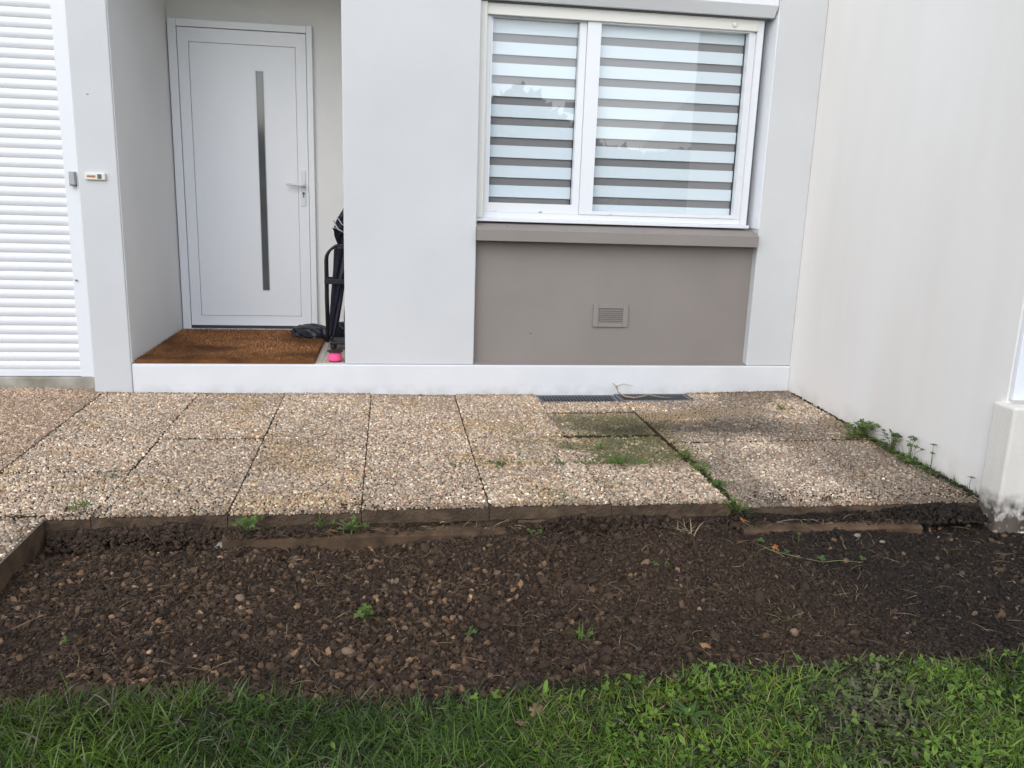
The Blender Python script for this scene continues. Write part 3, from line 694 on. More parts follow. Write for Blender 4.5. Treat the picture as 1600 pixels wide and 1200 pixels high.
# ------------------------------------------------------------------ LAWN (uncountable: stuff)
def lawn_edge(x): return -2.955 + .035*(fbm(x, x*0+3.3, .35, 3, 200)-.5)*2 + .02*(fbm(x, x*0, .06, 2, 207)-.5)*2 + np.interp(x, [-2, -1, -.3, .4, 1.2, 1.7, 2.1, 3], [.06, .05, -.01, -.035, -.01, .0, .03, .05])
def bare(x, y):
    n_ = fbm(x, y, .12, 3, 210)
    a = np.exp(-(((x-1.36-.35*(y+3.15))/.15)**2+((y+3.17)/.19)**2)); return np.clip(a*1.25 - .3*(n_-.5), 0, 1)
n = 105000
X = rng.uniform(-1.5, 2.6, n*2); Y = rng.uniform(-3.62, -2.80, n*2)
e = lawn_edge(X); keep = (Y < e) & (rng.random(n*2) < (1-.92*bare(X, Y))) & (rng.random(n*2) < .10+.90*sstep(-.01, .10, e-Y+.05*(fbm(X, Y, .07, 2, 216)-.5))) & (rng.random(n*2) < .15+1.1*fbm(X, Y, .10, 3, 215))
X = X[keep]; Y = Y[keep]; n = len(X)
lft = 1-sstep(.2, .9, X); L = rng.uniform(.018, .064, n)*(.95+.5*lft)
az = rng.normal(0, 1, n)*1.9 + 4.0*fbm(X, Y, .25, 2, 220)*2; ln = rng.uniform(.2, 2.2, n)
dirs = np.stack([np.cos(az)*ln, np.sin(az)*ln, np.ones(n)], 1); dirs /= np.linalg.norm(dirs, axis=1, keepdims=True)
hue = fbm(X, Y, .3, 3, 230)[:, None]; rr = rng.random((n, 1))
colr = np.array([.050, .102, .012])*(1-rr) + np.array([.185, .285, .035])*rr
colr = colr*(.30+1.4*hue)*(1+np.array([.28, .14, -.1])*sstep(.5, .75, fbm(X, Y, .16, 2, 236))[:, None]); yel = (rng.random(n) < .13)[:, None]; colr = np.where(yel, np.array([.24, .19, .09])*(.5+rr), colr)
colr = colr*(1 - .30*lft[:, None]*np.array([1.3, 1.05, .4]) )
bb = bare(X, Y)[:, None]; colr = colr*(1-.55*bb) + bb*np.array([.045, .042, .026])
tag(ribbons('lawn_grass', np.stack([X, Y, soil_z(X, Y)-.002], 1), dirs, L, rng.uniform(.0022, .0058, n), rng.uniform(.2, 1.8, n), colr, M['grass'], segs=4), kind='stuff')
# low leaves of clover, plantain and buttercup between the blades
def leaf_tpl(kind):
    if kind == 0:      # three-lobed
        pts = []
        for k in range(3):
            a0 = math.radians(90+(k-1)*105)
            for da, rad in ((-42, .55), (-22, .95), (0, .86), (22, .95), (42, .55)): pts.append((rad*math.cos(a0+math.radians(da)), rad*math.sin(a0+math.radians(da)), .12*rad))
        pts.append((0, -.12, 0))
    else:              # long oval
        pts = [(0, -.2, 0), (.22, .1, .05), (.33, .5, .1), (.25, .9, .07), (0, 1.25, -.02), (-.25, .9, .07), (-.33, .5, .1), (-.22, .1, .05)]
    V = np.array([(0, .15, 0)]+pts); T = np.array([(0, 1+k, 1+(k+1) % len(pts)) for k in range(len(pts))]); return V, T
def leaves(name, kind, n, rmin, rmax, dens, zoff, cols=None, tilt=.45):
    V0, T0 = leaf_tpl(kind); m = len(V0)
    X = rng.uniform(-1.4, 2.6, n*4); Y = rng.uniform(-3.62, -2.86, n*4); e = lawn_edge(X)
    k = (Y < e+.01-np.abs(rng.normal(0, .035, n*4))+.03*(fbm(X, Y, .05, 2, 261)-.5)) & (rng.random(n*4) < dens(X, Y)); X = X[k][:n]; Y = Y[k][:n]; n = len(X)
    r = rng.uniform(rmin, rmax, n); P = V0[None]*r[:, None, None]*np.ones((n, 1, 1)); P[..., 2] += rng.normal(0, .1, (n, m))*r[:, None]
    tl = rng.normal(0, tilt, (n, 2)); P[..., 2] += P[..., 0]*tl[:, :1] + P[..., 1]*tl[:, 1:]
    a = rng.uniform(0, 6.283, n); c, s_ = np.cos(a)[:, None], np.sin(a)[:, None]
    Q = np.stack([P[..., 0]*c-P[..., 1]*s_+X[:, None], P[..., 0]*s_+P[..., 1]*c+Y[:, None], P[..., 2] + (soil_z(X, Y)+rng.uniform(*zoff, n))[:, None]], 2)
    rr = rng.random((n, 1)); col = (np.array([.062, .128, .014])*(1-rr)+np.array([.180, .285, .034])*rr)*(.6+.8*fbm(X, Y, .2, 3, 260))[:, None]
    if cols is not None: col = np.array(cols)[rng.choice(len(cols), n)]*np.exp(rng.normal(0, .3, (n, 1)))
    bb = bare(X, Y)[:, None]; col = col*(1-.45*bb) + .8*bb*np.array([.085, .080, .040])*rng.uniform(.3, 1.3, (n, 1))
    return tag(bigmesh(name, Q, T0[None]+(np.arange(n)*m)[:, None, None], None, M['grass'], np.repeat(col, m, 0), False), kind='stuff')
rd = lambda x, y: sstep(.15, .9, x+.7*(fbm(x, y, .3, 3, 250)-.5))
leaves('lawn_clover', 0, 2500, .004, .014, lambda x, y: (.05+.95*rd(x, y))*sstep(.25, .65, fbm(x, y, .14, 3, 255)), (.004, .024))
leaves('lawn_herbs', 1, 1300, .006, .022, lambda x, y: .12+.88*rd(x, y), (.004, .026))
leaves('lawn_understorey', 0, 9000, .006, .014, lambda x, y: .35+.65*rd(x, y), (.000, .012), [(.032, .062, .014), (.045, .085, .018), (.026, .045, .012), (.06, .06, .02)], .3)
leaves('lawn_litter', 1, 4200, .006, .016, lambda x, y: .25+.75*bare(x, y), (.000, .010), [(.11, .083, .055), (.065, .048, .032), (.15, .12, .085), (.09, .082, .062)], .35)
leaves('trampled_leaves', 0, 2600, .007, .015, lambda x, y: bare(x, y), (.002, .016), [(.070, .10, .040), (.095, .125, .055), (.075, .068, .04), (.12, .10, .066)], .35)

# ------------------------------------------------------------------ single weeds, leaves, stones
def blade_shape(b, base, az, ln, L, wd, segs=5, droop=1.0):
    d = Vector((math.cos(az)*ln, math.sin(az)*ln, 1)).normalized(); side = Vector((-math.sin(az), math.cos(az), 0))
    p = Vector(base); prev = None
    for k in range(segs+1):
        t_ = k/segs; w_ = wd*.5*max(.05, min(.5+2*t_, 1)*(1-t_**1.7))
        a, c = b.bm.verts.new(p-side*w_), b.bm.verts.new(p+side*w_)
        if prev:
            f = b.bm.faces.new((prev[0], prev[1], c, a)); f.smooth = True
        prev = (a, c); d = (d + Vector((0, 0, -droop/segs))).normalized(); p = p + d*(L/segs)
def lobed_leaf(b, c, r, tilt, az, lobes=3):
    c = Vector(c); m = Matrix.Rotation(az, 3, 'Z') @ Matrix.Rotation(tilt, 3, 'X')
    o = b.bm.verts.new(c); ring = []
    span = 300/lobes
    for k in range(lobes):
        a0 = 90+(k-(lobes-1)/2)*span
        for da, rad in ((-.46, .5), (-.28, .95), (-.08, 1.0), (0, .88), (.08, 1.0), (.28, .95), (.46, .5)):
            a = math.radians(a0+da*span); ring.append(b.bm.verts.new(c + m @ Vector((rad*r*math.cos(a), rad*r*math.sin(a), .16*rad*r + random.uniform(-.05, .05)*r))))
    ring.append(b.bm.verts.new(c + m @ Vector((0, -.12*r, 0))))
    for k in range(len(ring)):
        f = b.bm.faces.new((o, ring[k], ring[(k+1) % len(ring)])); f.smooth = True
def weed(name, x, y, z, label, cat, group, tuft=0, L=.06, leavesn=0, r=.012, spread=.03, height=.02, stemsn=None, mat_='leaf', lobes=3, aimx=None):
    o = empty(name, (x, y, z), label, cat, group)
    if tuft:
        b = MB()
        for k in range(tuft):
            a = random.uniform(0, 6.283); blade_shape(b, (x+random.gauss(0, spread*.3), y+random.gauss(0, spread*.3), z-.003), a, random.uniform(.2, 1.5), L*random.uniform(.5, 1.1), random.uniform(.0025, .005), 5, random.uniform(.5, 1.6))
        b.build('blades', M[mat_], o)
    if leavesn:
        b = MB(); st = MB(); 
        for k in range(leavesn):
            a = random.uniform(0, 6.283); q = abs(random.gauss(0, 1))*spread
            cx_, cy_, cz_ = x+q*math.cos(a), y+q*math.sin(a)*.8, z+height*random.uniform(.35, 1.1)
            if aimx is not None: cx_ = min(cx_, aimx)
            mid = ((x+cx_)/2+random.gauss(0, .004), (y+cy_)/2, z+(cz_-z)*.65)
            st.tube([(x+(cx_-x)*.25, y+(cy_-y)*.25, z-.003), mid, (cx_, cy_, cz_)], [.0016, .0012, .0009], 5)
            lobed_leaf(b, (cx_, cy_, cz_), r*random.uniform(.6, 1.2), random.uniform(-.2, .9), random.uniform(-1.6, 1.6), lobes)
        st.build('stems', M['stem'], o); b.build('leaves', M[mat_], o)
    return o
GP1 = 'weeds in the paving joints'; GP2 = 'weeds on the bare soil'; GP3 = 'plants along the foot of the side wall'
Z = lambda x, y: float(zp(x, y))
weed('grass_weed', -1.057, -1.76, Z(-1.05, -1.76), 'bright green grass tuft at the left front corner of the terrace', 'weed', GP1, tuft=38, L=.065, spread=.07)
weed('grass_weed', -1.036, -1.42, Z(-1.03, -1.42), 'tiny yellowish grass tuft in the leftmost terrace joint', 'weed', GP1, tuft=14, L=.04, spread=.05)
weed('leafy_weed', -.417, -1.93, -.065, 'leafy weed under the terrace edge, left end of the middle kerb strip', 'weed', GP1, leavesn=22, r=.014, spread=.035, height=.045)
weed('grass_weed', -.15, -1.90, -.065, 'thin straggly tuft over the terrace front between two leafy weeds', 'weed', GP1, tuft=16, L=.09, spread=.05)
weed('leafy_weed', -.03, -1.93, -.07, 'spreading low weed with straw behind the middle kerb strip', 'weed', GP1, tuft=10, L=.07, leavesn=16, r=.012, spread=.06, height=.03)
weed('leafy_weed', .402, -1.36, Z(.4, -1.36), 'smallest leafy weed in the front row joint, left of the others', 'weed', GP1, leavesn=7, r=.010, spread=.028, height=.015)
weed('leafy_weed', .60, -1.36, Z(.6, -1.36), 'dark leafy weed where two terrace joints cross', 'weed', GP1, leavesn=14, r=.011, spread=.035, height=.018, mat_='leafdark')
weed('leafy_weed', .88, -1.365, Z(.88, -1.36), 'weed mat growing along the joint left of the biggest clump', 'weed', GP1, leavesn=16, r=.010, spread=.05, height=.018, mat_='leafdark')
weed('leafy_weed', 1.16, -1.345, Z(1.15, -1.345), 'biggest bright leafy clump in the joint before the mossy slab', 'weed', GP1, leavesn=40, r=.013, spread=.055, height=.03)
weed('leafy_weed', 1.15, -1.10, Z(1.15, -1.1), 'little weed in the middle of the mossy slab', 'weed', GP1, leavesn=8, r=.009, spread=.03, height=.012)
weed('leafy_weed', 1.09, -.86, Z(1.09, -.86), 'little weed at the back edge of the mossy slab', 'weed', GP1, leavesn=6, r=.009, spread=.03, height=.012)
weed('grass_weed', 1.53, -1.25, Z(1.53, -1.25), 'upright grass tuft with a dry stalk at the mossy slab corner', 'weed', GP1, tuft=30, L=.07, leavesn=10, r=.011, spread=.06, height=.03)
weed('leafy_weed', 1.54, -1.46, Z(1.54, -1.46), 'creeping weed in the right-hand joint, farthest of three', 'weed', GP1, tuft=8, L=.05, leavesn=18, r=.010, spread=.045, height=.022)
weed('leafy_weed', 1.535, -1.66, Z(1.535, -1.66), 'creeping weed in the right-hand joint, middle of three', 'weed', GP1, tuft=10, L=.05, leavesn=18, r=.010, spread=.045, height=.022, mat_='leafdark')
weed('grass_weed', 1.53, -1.88, Z(1.53, -1.88)-.02, 'grassy weed hanging over the terrace edge at the right-hand joint', 'weed', GP1, tuft=40, L=.085, leavesn=10, r=.010, spread=.06, height=.03)
weed('leafy_weed', 2.418, -.449, Z(2.4, -.45), 'lone tiny weed on the pebbles near the back corner', 'weed', GP1, leavesn=6, r=.012, spread=.025, height=.015)
# plants along the wall
weed('wall_plant', 2.60, -1.0, Z(2.6, -1.0), 'bushy bright green plant at the foot of the side wall', 'plant', GP3, leavesn=46, r=.019, spread=.07, height=.075, aimx=2.66, lobes=5)
weed('wall_plant', 2.52, -1.03, Z(2.52, -1.03), 'flat small weed beside the bushy wall plant', 'plant', GP3, leavesn=14, r=.012, spread=.06, height=.02, lobes=3)
weed('wall_plant', 2.625, -1.24, Z(2.62, -1.24), 'lobed leaf plant in the middle of the wall row', 'plant', GP3, leavesn=20, r=.019, spread=.05, height=.095, aimx=2.66, lobes=5, mat_='leafdark')
weed('wall_plant', 2.63, -1.38, Z(2.63, -1.38), 'tall thin stemmed plant with few leaves on the side wall', 'plant', GP3, leavesn=8, r=.017, spread=.04, height=.115, aimx=2.66, lobes=5, mat_='leafdark')
weed('wall_plant', 2.60, -1.40, Z(2.6, -1.40), 'low yellow green plant below the tall stems', 'plant', GP3, leavesn=14, r=.013, spread=.035, height=.03, lobes=3)
weed('wall_plant', 2.645, -1.52, Z(2.64, -1.52), 'single drooping stem with one leaf against the side wall', 'plant', GP3, leavesn=2, r=.018, spread=.012, height=.12, aimx=2.66, lobes=5, mat_='leafdark')
weed('wall_plant', 2.64, -1.80, Z(2.64, -1.80), 'one small round leaf by the weathered plinth', 'plant', GP3, leavesn=1, r=.017, spread=.005, height=.11, aimx=2.64, lobes=3)
b = MB()
for k in range(260):
    y_ = random.uniform(-1.86, -1.40); blade_shape(b, (2.655-abs(random.gauss(0, .012)), y_, Z(2.64, y_)-.004), random.uniform(1.5, 4.8), random.uniform(.1, 1.2), random.uniform(.015, .055), random.uniform(.002, .0035), 4, random.uniform(.3, 1.2))
tag(b.build('grass_fringe', M['leafdark'], None), kind='stuff')
b = MB()
def clump(x0, y0, x1, y1, n_, wd, hh):
    for k in range(n_):
        t_ = random.random(); x_ = x0+(x1-x0)*t_+random.gauss(0, wd); y_ = y0+(y1-y0)*t_+random.gauss(0, wd)
        b.ball((x_, y_, Z(x_, y_)-.004+random.uniform(0, hh)), random.uniform(.004, .011), 1, (1, random.uniform(.7, 1.2), .6))
for k in range(190):
    y_ = random.uniform(-1.62, -.80); lobed_leaf(b, (2.61+random.gauss(0, .022), y_, Z(2.6, y_)+random.uniform(.004, .022)), random.uniform(.006, .013), random.uniform(-.3, .5), random.uniform(-3, 3), 3)
for k in range(150):
    if k < 85: t_ = random.random(); x_, y_ = 1.53+random.gauss(0, .016), -1.24-.64*t_
    else: x_, y_ = random.uniform(.52, 1.28), -1.352+random.gauss(0, .010)
    lobed_leaf(b, (x_, y_, Z(x_, y_)+random.uniform(.002, .014)), random.uniform(.004, .010), random.uniform(-.3, .6), random.uniform(-3, 3), 3)
tag(b.build('creeping_leaves', M['leaf'], None), kind='stuff'); b = MB()
clump(2.63, -.9, 2.645, -1.86, 260, .008, .012); clump(2.655, -.1, 2.655, -.9, 90, .004, .003); clump(1.528, -1.28, 1.53, -1.88, 150, .010, .004); clump(.55, -1.352, 1.2, -1.352, 120, .006, .002); clump(.95, -.905, 1.5, -.905, 70, .008, .002); clump(-1.5, -1.83, -1.15, -1.835, 60, .008, .001)
tag(b.build('joint_moss', mat('joint_moss_mat', (.05, .045, .02), .95, .1, var=.6, vscale=60, dark=(.03, .022, .014), bump=.8, bscale=200), None), kind='stuff')

SZ = lambda x, y: float(soil_surf(np.array(x), np.array(y)))+.004
weed('soil_weed', .034, -2.50, SZ(.03, -2.5), 'uprooted pale green weed lying on the gravelly soil', 'weed', GP2, tuft=14, L=.085, leavesn=9, r=.017, spread=.035, height=.04)
weed('soil_weed', .352, -2.645, SZ(.35, -2.64), 'tiny grey green seedling in the middle of the soil', 'weed', GP2, leavesn=5, r=.010, spread=.012, height=.02, mat_='leafdark')
weed('soil_weed', .70, -2.71, SZ(.7, -2.71), 'straggly half dead tuft with straw near the lawn', 'weed', GP2, tuft=22, L=.07, leavesn=4, r=.009, spread=.05, height=.03)
weed('soil_weed', 1.38, -2.66, SZ(1.38, -2.66), 'upright pale sprout on the dark soil at right', 'weed', GP2, tuft=10, L=.07, leavesn=3, r=.009, spread=.04, height=.03)
weed('soil_weed', 1.098, -2.272, SZ(1.1, -2.27), 'small tuft on the crumbly mound', 'weed', GP2, tuft=12, L=.045, leavesn=4, r=.009, spread=.03, height=.02)
weed('soil_weed', 1.70, -2.09, SZ(1.7, -2.09), 'single round leaf sprouting in front of the right kerb strip', 'weed', GP2, leavesn=2, r=.011, spread=.008, height=.04, mat_='leafdark')
weed('soil_weed', 1.02, -2.80, SZ(1.02, -2.8), 'small low grass shoot close to the lawn edge', 'weed', GP2, tuft=8, L=.03, spread=.03)
weed('soil_weed', .66, -1.97, SZ(.66, -1.97), 'pale weed by the left end of the tan foundation strip', 'weed', GP2, tuft=8, L=.06, leavesn=6, r=.009, spread=.035, height=.02)
weed('soil_weed', 1.30, -1.95, SZ(1.3, -1.95), 'dry grass bunch by the right end of the tan foundation strip', 'weed', GP2, tuft=24, L=.09, spread=.06).children[0].data.materials[0] = M['twig']
weed('soil_weed', -.82, -2.60, SZ(-.82, -2.6), 'tiny sprout at the far left of the soil bed', 'weed', GP2, leavesn=4, r=.008, spread=.01, height=.012)
pl = empty('plantain', (.86, -3.17, -.10), 'dark plantain rosette of long leaves in the lawn, right of the oak leaf', 'weed')
b = MB()
for k in range(17): blade_shape(b, (.86, -3.17, SZ(.86, -3.17)+.004), k*2.4+random.uniform(-.2, .2), random.uniform(.9, 2.6), random.uniform(.05, .085), random.uniform(.010, .016), 6, random.uniform(.4, 1.0))
b.build('leaves', M['leafdark'], pl)
rn = empty('creeping_runner', (1.57, -2.18, -.1), 'creeping runner with spaced round leaves across the dark soil', 'weed')
b = MB(); pts = [(1.52, -2.05), (1.55, -2.16), (1.62, -2.22), (1.72, -2.25), (1.80, -2.235), (1.88, -2.25)]
b.tube([(x, y, SZ(x, y)+.003) for x, y in pts], .0018, 6); b.build('stem', M['stem'], rn)
b = MB()
for (x, y) in ((1.60, -2.20), (1.715, -2.245), (1.705, -2.27), (1.88, -2.25), (1.545, -2.09)): lobed_leaf(b, (x, y, SZ(x, y)+.016), .015, .4, random.uniform(-1, 1), 3)
b.build('leaves', M['leafdark'], rn)

def dry_leaf(x, y, z, r, m_, label, az, tilt=.5):
    o = empty('fallen_leaf', (x, y, z), label, 'leaf', 'fallen leaves')
    b = MB(); lobed_leaf(b, (x, y, z+.004), r, tilt, az, 5); f = b.build('leaf_blade', M[m_], o); f.modifiers.new('thick', 'SOLIDIFY').thickness = .0006
    b = MB(); b.tube([(x, y, z+.004), (x+.6*r*math.sin(az), y-.6*r*math.cos(az), z+.006), (x+1.4*r*math.sin(az), y-1.4*r*math.cos(az), z+.002)], .0009, 5); b.build('leaf_stalk', M['twig'], o)
dry_leaf(1.575, -2.15, SZ(1.57, -2.15)+.004, .016, 'orange', 'bright orange leaf standing on the dark soil', .3, 1.2)
dry_leaf(1.53, -1.945, -.07, .017, 'orange', 'yellow orange leaf caught under the weeds at the terrace edge', 1.0, .5)
dry_leaf(-.10, -1.935, -.075, .014, 'orange', 'small orange leaf behind the middle kerb strip', 2.0, .4)
dry_leaf(.475, -3.13, -.072, .021, 'brownleaf', 'brown oak leaf lying in the grass near the front', .2, .6)
dry_leaf(.43, -3.17, -.075, .016, 'brownleaf', 'brown curled leaf half under the grass beside the oak leaf', 1.7, .3)
def stone(x, y, r, label, m_='stone', sc=(1.2, .8, .6)):
    V = IV2*(1+rng.normal(0, .07, (len(IV2), 1)))*np.array(sc)*r; a = random.uniform(0, 3); c, s_ = math.cos(a), math.sin(a)
    V = np.stack([V[:, 0]*c-V[:, 1]*s_, V[:, 0]*s_+V[:, 1]*c, V[:, 2]], 1)
    o = mobj('loose_stone', V, IT2, M[m_], None, True); o.location = (x, y, SZ(x, y)+r*.25); tag(o, label, 'stone', 'larger loose stones on the soil')
M['orangestone'] = mat('orange_stone', (.33, .155, .065), .7, var=.3, vscale=60, bump=.4, bscale=150)
M['palestone'] = mat('pale_stone', (.24, .20, .155), .7, var=.3, vscale=60, bump=.4, bscale=150)
stone(1.035, -2.825, .016, 'orange brown stone at the lawn edge, centre right', 'orangestone')
stone(1.36, -2.74, .017, 'upright tan stone on the dark soil below the pale sprout', 'stone', (.9, .8, .9))
stone(-.01, -2.70, .019, 'largest tan stone on the gravelly soil below the uprooted weed', 'stone')
stone(-.37, -2.36, .018, 'flat tan stone on the left gravel', 'stone')
stone(1.98, -2.04, .014, 'pale stone before the right kerb strip', 'palestone')
stone(2.06, -2.09, .010, 'white grey stone at the right end by the plinth', 'palestone')
stone(1.72, -2.78, .009, 'pale grey stone near the lawn at right', 'palestone')
stone(-.50, -1.935, .026, 'grey stone at the left end of the middle kerb strip', 'palestone', (1.3, .8, .55))

# ------------------------------------------------------------------ PORCH THINGS
nxm, nym = 90, 70
gx, gy = np.meshgrid(np.linspace(-1.338, -.328, nxm), np.linspace(.004, 1.13, nym)); gz = .205 + .003*(fbm(gx, gy, .03, 3, 300)-.5)+.004*(fbm(gx, gy, .3, 2, 301)-.5)
edge = np.minimum(np.minimum(gx+1.338, -.328-gx), np.minimum(gy-.004, 1.13-gy)); gz = gz - .006*(1-sstep(0, .02, edge))
ii = np.arange(nxm*nym).reshape(nym, nxm); Q = np.stack([ii[:-1, :-1], ii[:-1, 1:], ii[1:, 1:], ii[1:, :-1]], 2).reshape(-1, 4)
border = np.concatenate([ii[0, :], ii[1:, -1], ii[-1, -2::-1], ii[-2:0:-1, 0]]); V = np.stack([gx, gy, gz], 2).reshape(-1, 3)
Vb = V[border].copy(); Vb[:, 2] = .1838; nb = len(border); base = len(V)
Qs = [(border[k], base+k, base+(k+1) % nb, border[(k+1) % nb]) for k in range(nb)]
tag(bigmesh('doormat', np.concatenate([V, Vb]), None, np.concatenate([Q, np.array(Qs)]), M['coir'], None, False), 'large brown coir doormat filling the porch floor', 'doormat')

n = 26000; X = rng.uniform(-1.332, -.334, n); Y = rng.uniform(.006, 1.124, n); az = rng.uniform(0, 6.283, n); ln = rng.uniform(.2, 1.2, n)
dirs = np.stack([np.cos(az)*ln, np.sin(az)*ln, np.ones(n)], 1); dirs /= np.linalg.norm(dirs, axis=1, keepdims=True)
wear = fbm(X, Y, .35, 4, 310); cc = np.array([.27, .130, .056])*np.exp(rng.normal(-.1, .35, (n, 1)))*(.35+1.25*sstep(.3, .65, wear))[:, None]
fb = ribbons('coir_pile', np.stack([X, Y, np.full(n, .203)], 1), dirs, rng.uniform(.006, .013, n), rng.uniform(.002, .004, n), .3, cc, M['straw'], segs=2)
fb.parent = bpy.data.objects['doormat']; tag(fb, kind='stuff')
US = empty('umbrella_stand', (-.17, .5, .184), 'black wrought iron umbrella stand half hidden behind the pillar', 'umbrella stand')
xl, xr, yc = -.288, -.03, .5
def hoop(y, name):
    b = MB(); pts = [(xl+.006, y, .235), (xl, y, .5), (xl, y, .76)]
    for k in range(1, 13):
        a = math.pi*(1-k/12); pts.append(((xl+xr)/2+(xr-xl)/2*math.cos(a), y, .76+.10*math.sin(a)))
    pts += [(xr, y, .5), (xr-.006, y, .235)]
    b.tube(pts, .0085, 8); return b.build(name, M['black'], US)
hoop(.44, 'hoop'); hoop(.58, 'hoop')
b = MB(); b.box(xl-.009, xr+.009, .430, .445, .610, .642, .003); b.box(xl-.009, xr+.009, .575, .590, .610, .642, .003); b.box(xl-.009, xl+.006, .4455, .5745, .610, .642, .003); b.box(xr-.006, xr+.009, .4455, .5745, .610, .642, .003); b.build('ring_band', M['black'], US)
b = MB(); b.box(xl+.02, xr-.02, .42, .60, .222, .242, .005); b.build('drip_tray', M['black'], US)
for x in (-.247, -.07):
    for y in (.45, .575): b = MB(); b.ball((x, y, .2085), .0225, 2); b.build('foot', M['black'], US)

U = empty('folded_umbrella', (-.24, .51, .26), 'folded navy umbrella with a grey strap leaning in the black stand', 'umbrella')
def fold_cone(b, p0, p1, r0, r1, n=16, seg=14, amp=.3):
    p0, p1 = Vector(p0), Vector(p1); ax = (p1-p0).normalized(); u = ax.cross(Vector((0, 1, 0))).normalized(); v = ax.cross(u); rings = []
    for i in range(seg+1):
        t_ = i/seg; r = r0+(r1-r0)*t_
        if t_ > .78: r *= 1+.0*t_
        rings.append([b.bm.verts.new(p0+(p1-p0)*t_ + (u*math.cos(k*2*math.pi/n+t_*1.2)+v*math.sin(k*2*math.pi/n+t_*1.2))*r*(1+amp*(k % 2-.5)*2*.5)) for k in range(n)])
    for a, c in zip(rings, rings[1:]):
        for k in range(n): b.bm.faces.new((a[k], a[(k+1) % n], c[(k+1) % n], c[k]))
    b.bm.faces.new(rings[0][::-1]); b.bm.faces.new(rings[-1])
b = MB(); fold_cone(b, (-.255, .51, .27), (-.185, .51, .845), .024, .046); fold_cone(b, (-.185, .51, .850), (-.175, .51, .95), .028, .062, 14, 6, .45); fold_cone(b, (-.175, .51, .951), (-.150, .51, 1.10), .060, .016, 14, 6, .4)
b.build('canopy', M['navy'], U)
b = MB(); b.lathe((-.1845, .51, .832), [(.047, 0), (.049, .004), (.049, .020), (.047, .024)], 18); b.build('strap', M['greyband'], U)
b = MB(); b.tube([(-.238, .462, 1.005), (-.21, .448, .955), (-.165, .446, .93), (-.12, .448, .92)], .005, 6); b.tube([(-.215, .458, 1.03), (-.185, .449, .985), (-.14, .449, .962)], .0035, 6); b.build('piping', M['greybox'], U)
b = MB(); b.tube([(-.258, .51, .245), (-.255, .51, .272)], .006, 8); b.build('tip', M['black'], U)
b = MB(); b.tube([(-.150, .51, 1.10), (-.140, .51, 1.17)], .006, 8); b.build('shaft', M['black'], U)

U2 = empty('folded_umbrella', (-.15, .545, .26), 'dark brown folded umbrella standing lower behind the navy one', 'umbrella')
b = MB(); fold_cone(b, (-.165, .545, .27), (-.125, .55, .60), .022, .042); fold_cone(b, (-.125, .55, .601), (-.115, .55, .70), .046, .020, 14, 6, .4); b.build('canopy', mat('brown_nylon', (.030, .020, .016), .55, .3, var=.4, vscale=30), U2)
b = MB(); b.tube([(-.167, .545, .244), (-.165, .545, .272)], .006, 8); b.build('tip', M['black'], U2)
b = MB(); b.tube([(-.115, .55, .70), (-.108, .55, .80)], .007, 8); b.build('handle', M['black'], U2)
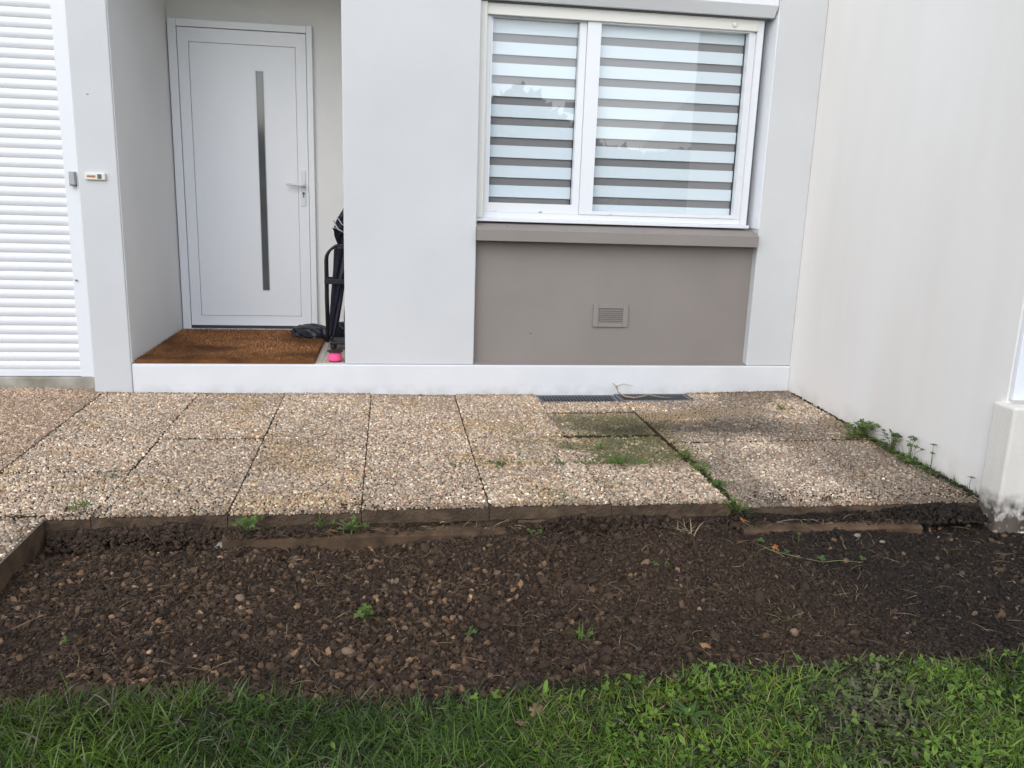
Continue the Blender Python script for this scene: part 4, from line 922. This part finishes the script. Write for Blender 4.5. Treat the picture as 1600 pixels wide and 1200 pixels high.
# crumpled bag
PB = empty('plastic_bag', (-.42, .86, .184), 'crumpled black plastic bag lying at the mat corner before the door', 'bag')
def crumple(name, c, sx, sy, sz, seed, m_):
    bm_ = bmesh.new(); bmesh.ops.create_icosphere(bm_, subdivisions=4, radius=1)
    for v in bm_.verts:
        p = v.co.copy(); a = np.array([p.x*1.7+p.z*1.3+5]); b2 = np.array([p.y*1.7-p.z*.9+5])
        d = 1 + .55*(fbm(a, b2, .9, 3, seed)[0]-.5) + .35*abs(fbm(a, b2, .35, 2, seed+5)[0]-.5)
        v.co = (c[0]+p.x*sx*d, c[1]+p.y*sy*d, max(c[2]+p.z*sz*d, .186))
    me = bpy.data.meshes.new(name); bm_.to_mesh(me); bm_.free(); me.materials.append(m_)
    o = link(bpy.data.objects.new(name, me), PB); me.transform(Matrix.Translation(-PB.location)); return o
crumple('bag_body', (-.405, .86, .226), .150, .10, .054, 11, M['bag'])
crumple('bag_gather', (-.235, .80, .245), .095, .07, .068, 17, M['bag'])
b = MB(); b.box(-.375, -.335, .765, .772, .205, .228, .003); b.build('tag_label', M['greybox'], PB)

SP = empty('twine_spool', (-.213, .075, .184), 'black flanged spool wound with neon pink twine at the pillar foot', 'spool')
b = MB(); b.lathe((-.213, .075, .187), [(.033, 0), (.041, .006), (.043, .018), (.038, .030), (.040, .040), (.034, .050), (.032, .056)], 24); b.build('twine', M['pinktwine'], SP)
b = MB(); b.lathe((-.213, .075, .243), [(.046, 0), (.048, .002), (.048, .005), (.044, .008), (.012, .009)], 28); b.build('flange', M['black'], SP)
b = MB(); b.lathe((-.213, .075, .1840), [(.034, 0), (.036, .001), (.034, .003)], 24); b.build('flange', M['black'], SP)

# ------------------------------------------------------------------ far-off wood behind the viewer (mirrored in the window)
n = 80000
tx = rng.uniform(-45, 60, n); hgt = 2.3 + 2.0*np.exp(-((tx-5.0)/2.2)**2) + 1.3*fbm(tx, tx*0, 3.0, 4, 400) + 1.4*np.exp(-((tx+9)/5)**2)
tz = hgt*rng.random(n)**.8 - .2; ty = -27 + rng.normal(0, 1.3, n)
nr = rng.normal(0, 1, (n, 3)); nr /= np.linalg.norm(nr, axis=1, keepdims=True); u = np.cross(nr, rng.normal(0, 1, (n, 3))); u /= np.linalg.norm(u, axis=1, keepdims=True); v = np.cross(nr, u)
sz = rng.uniform(.12, .26, n)[:, None]; c = np.stack([tx, ty, tz], 1)
V = np.stack([c-u*sz-v*sz, c+u*sz-v*sz*.6, c+u*sz*.8+v*sz, c-u*sz*.5+v*sz], 1)
col = np.array([.05, .075, .028])*np.exp(rng.normal(0, .4, (n, 1)))
tag(bigmesh('distant_trees', V, None, (np.arange(n)*4)[:, None]+np.arange(4), M['treegreen'], np.repeat(col, 4, 0), False), kind='stuff')
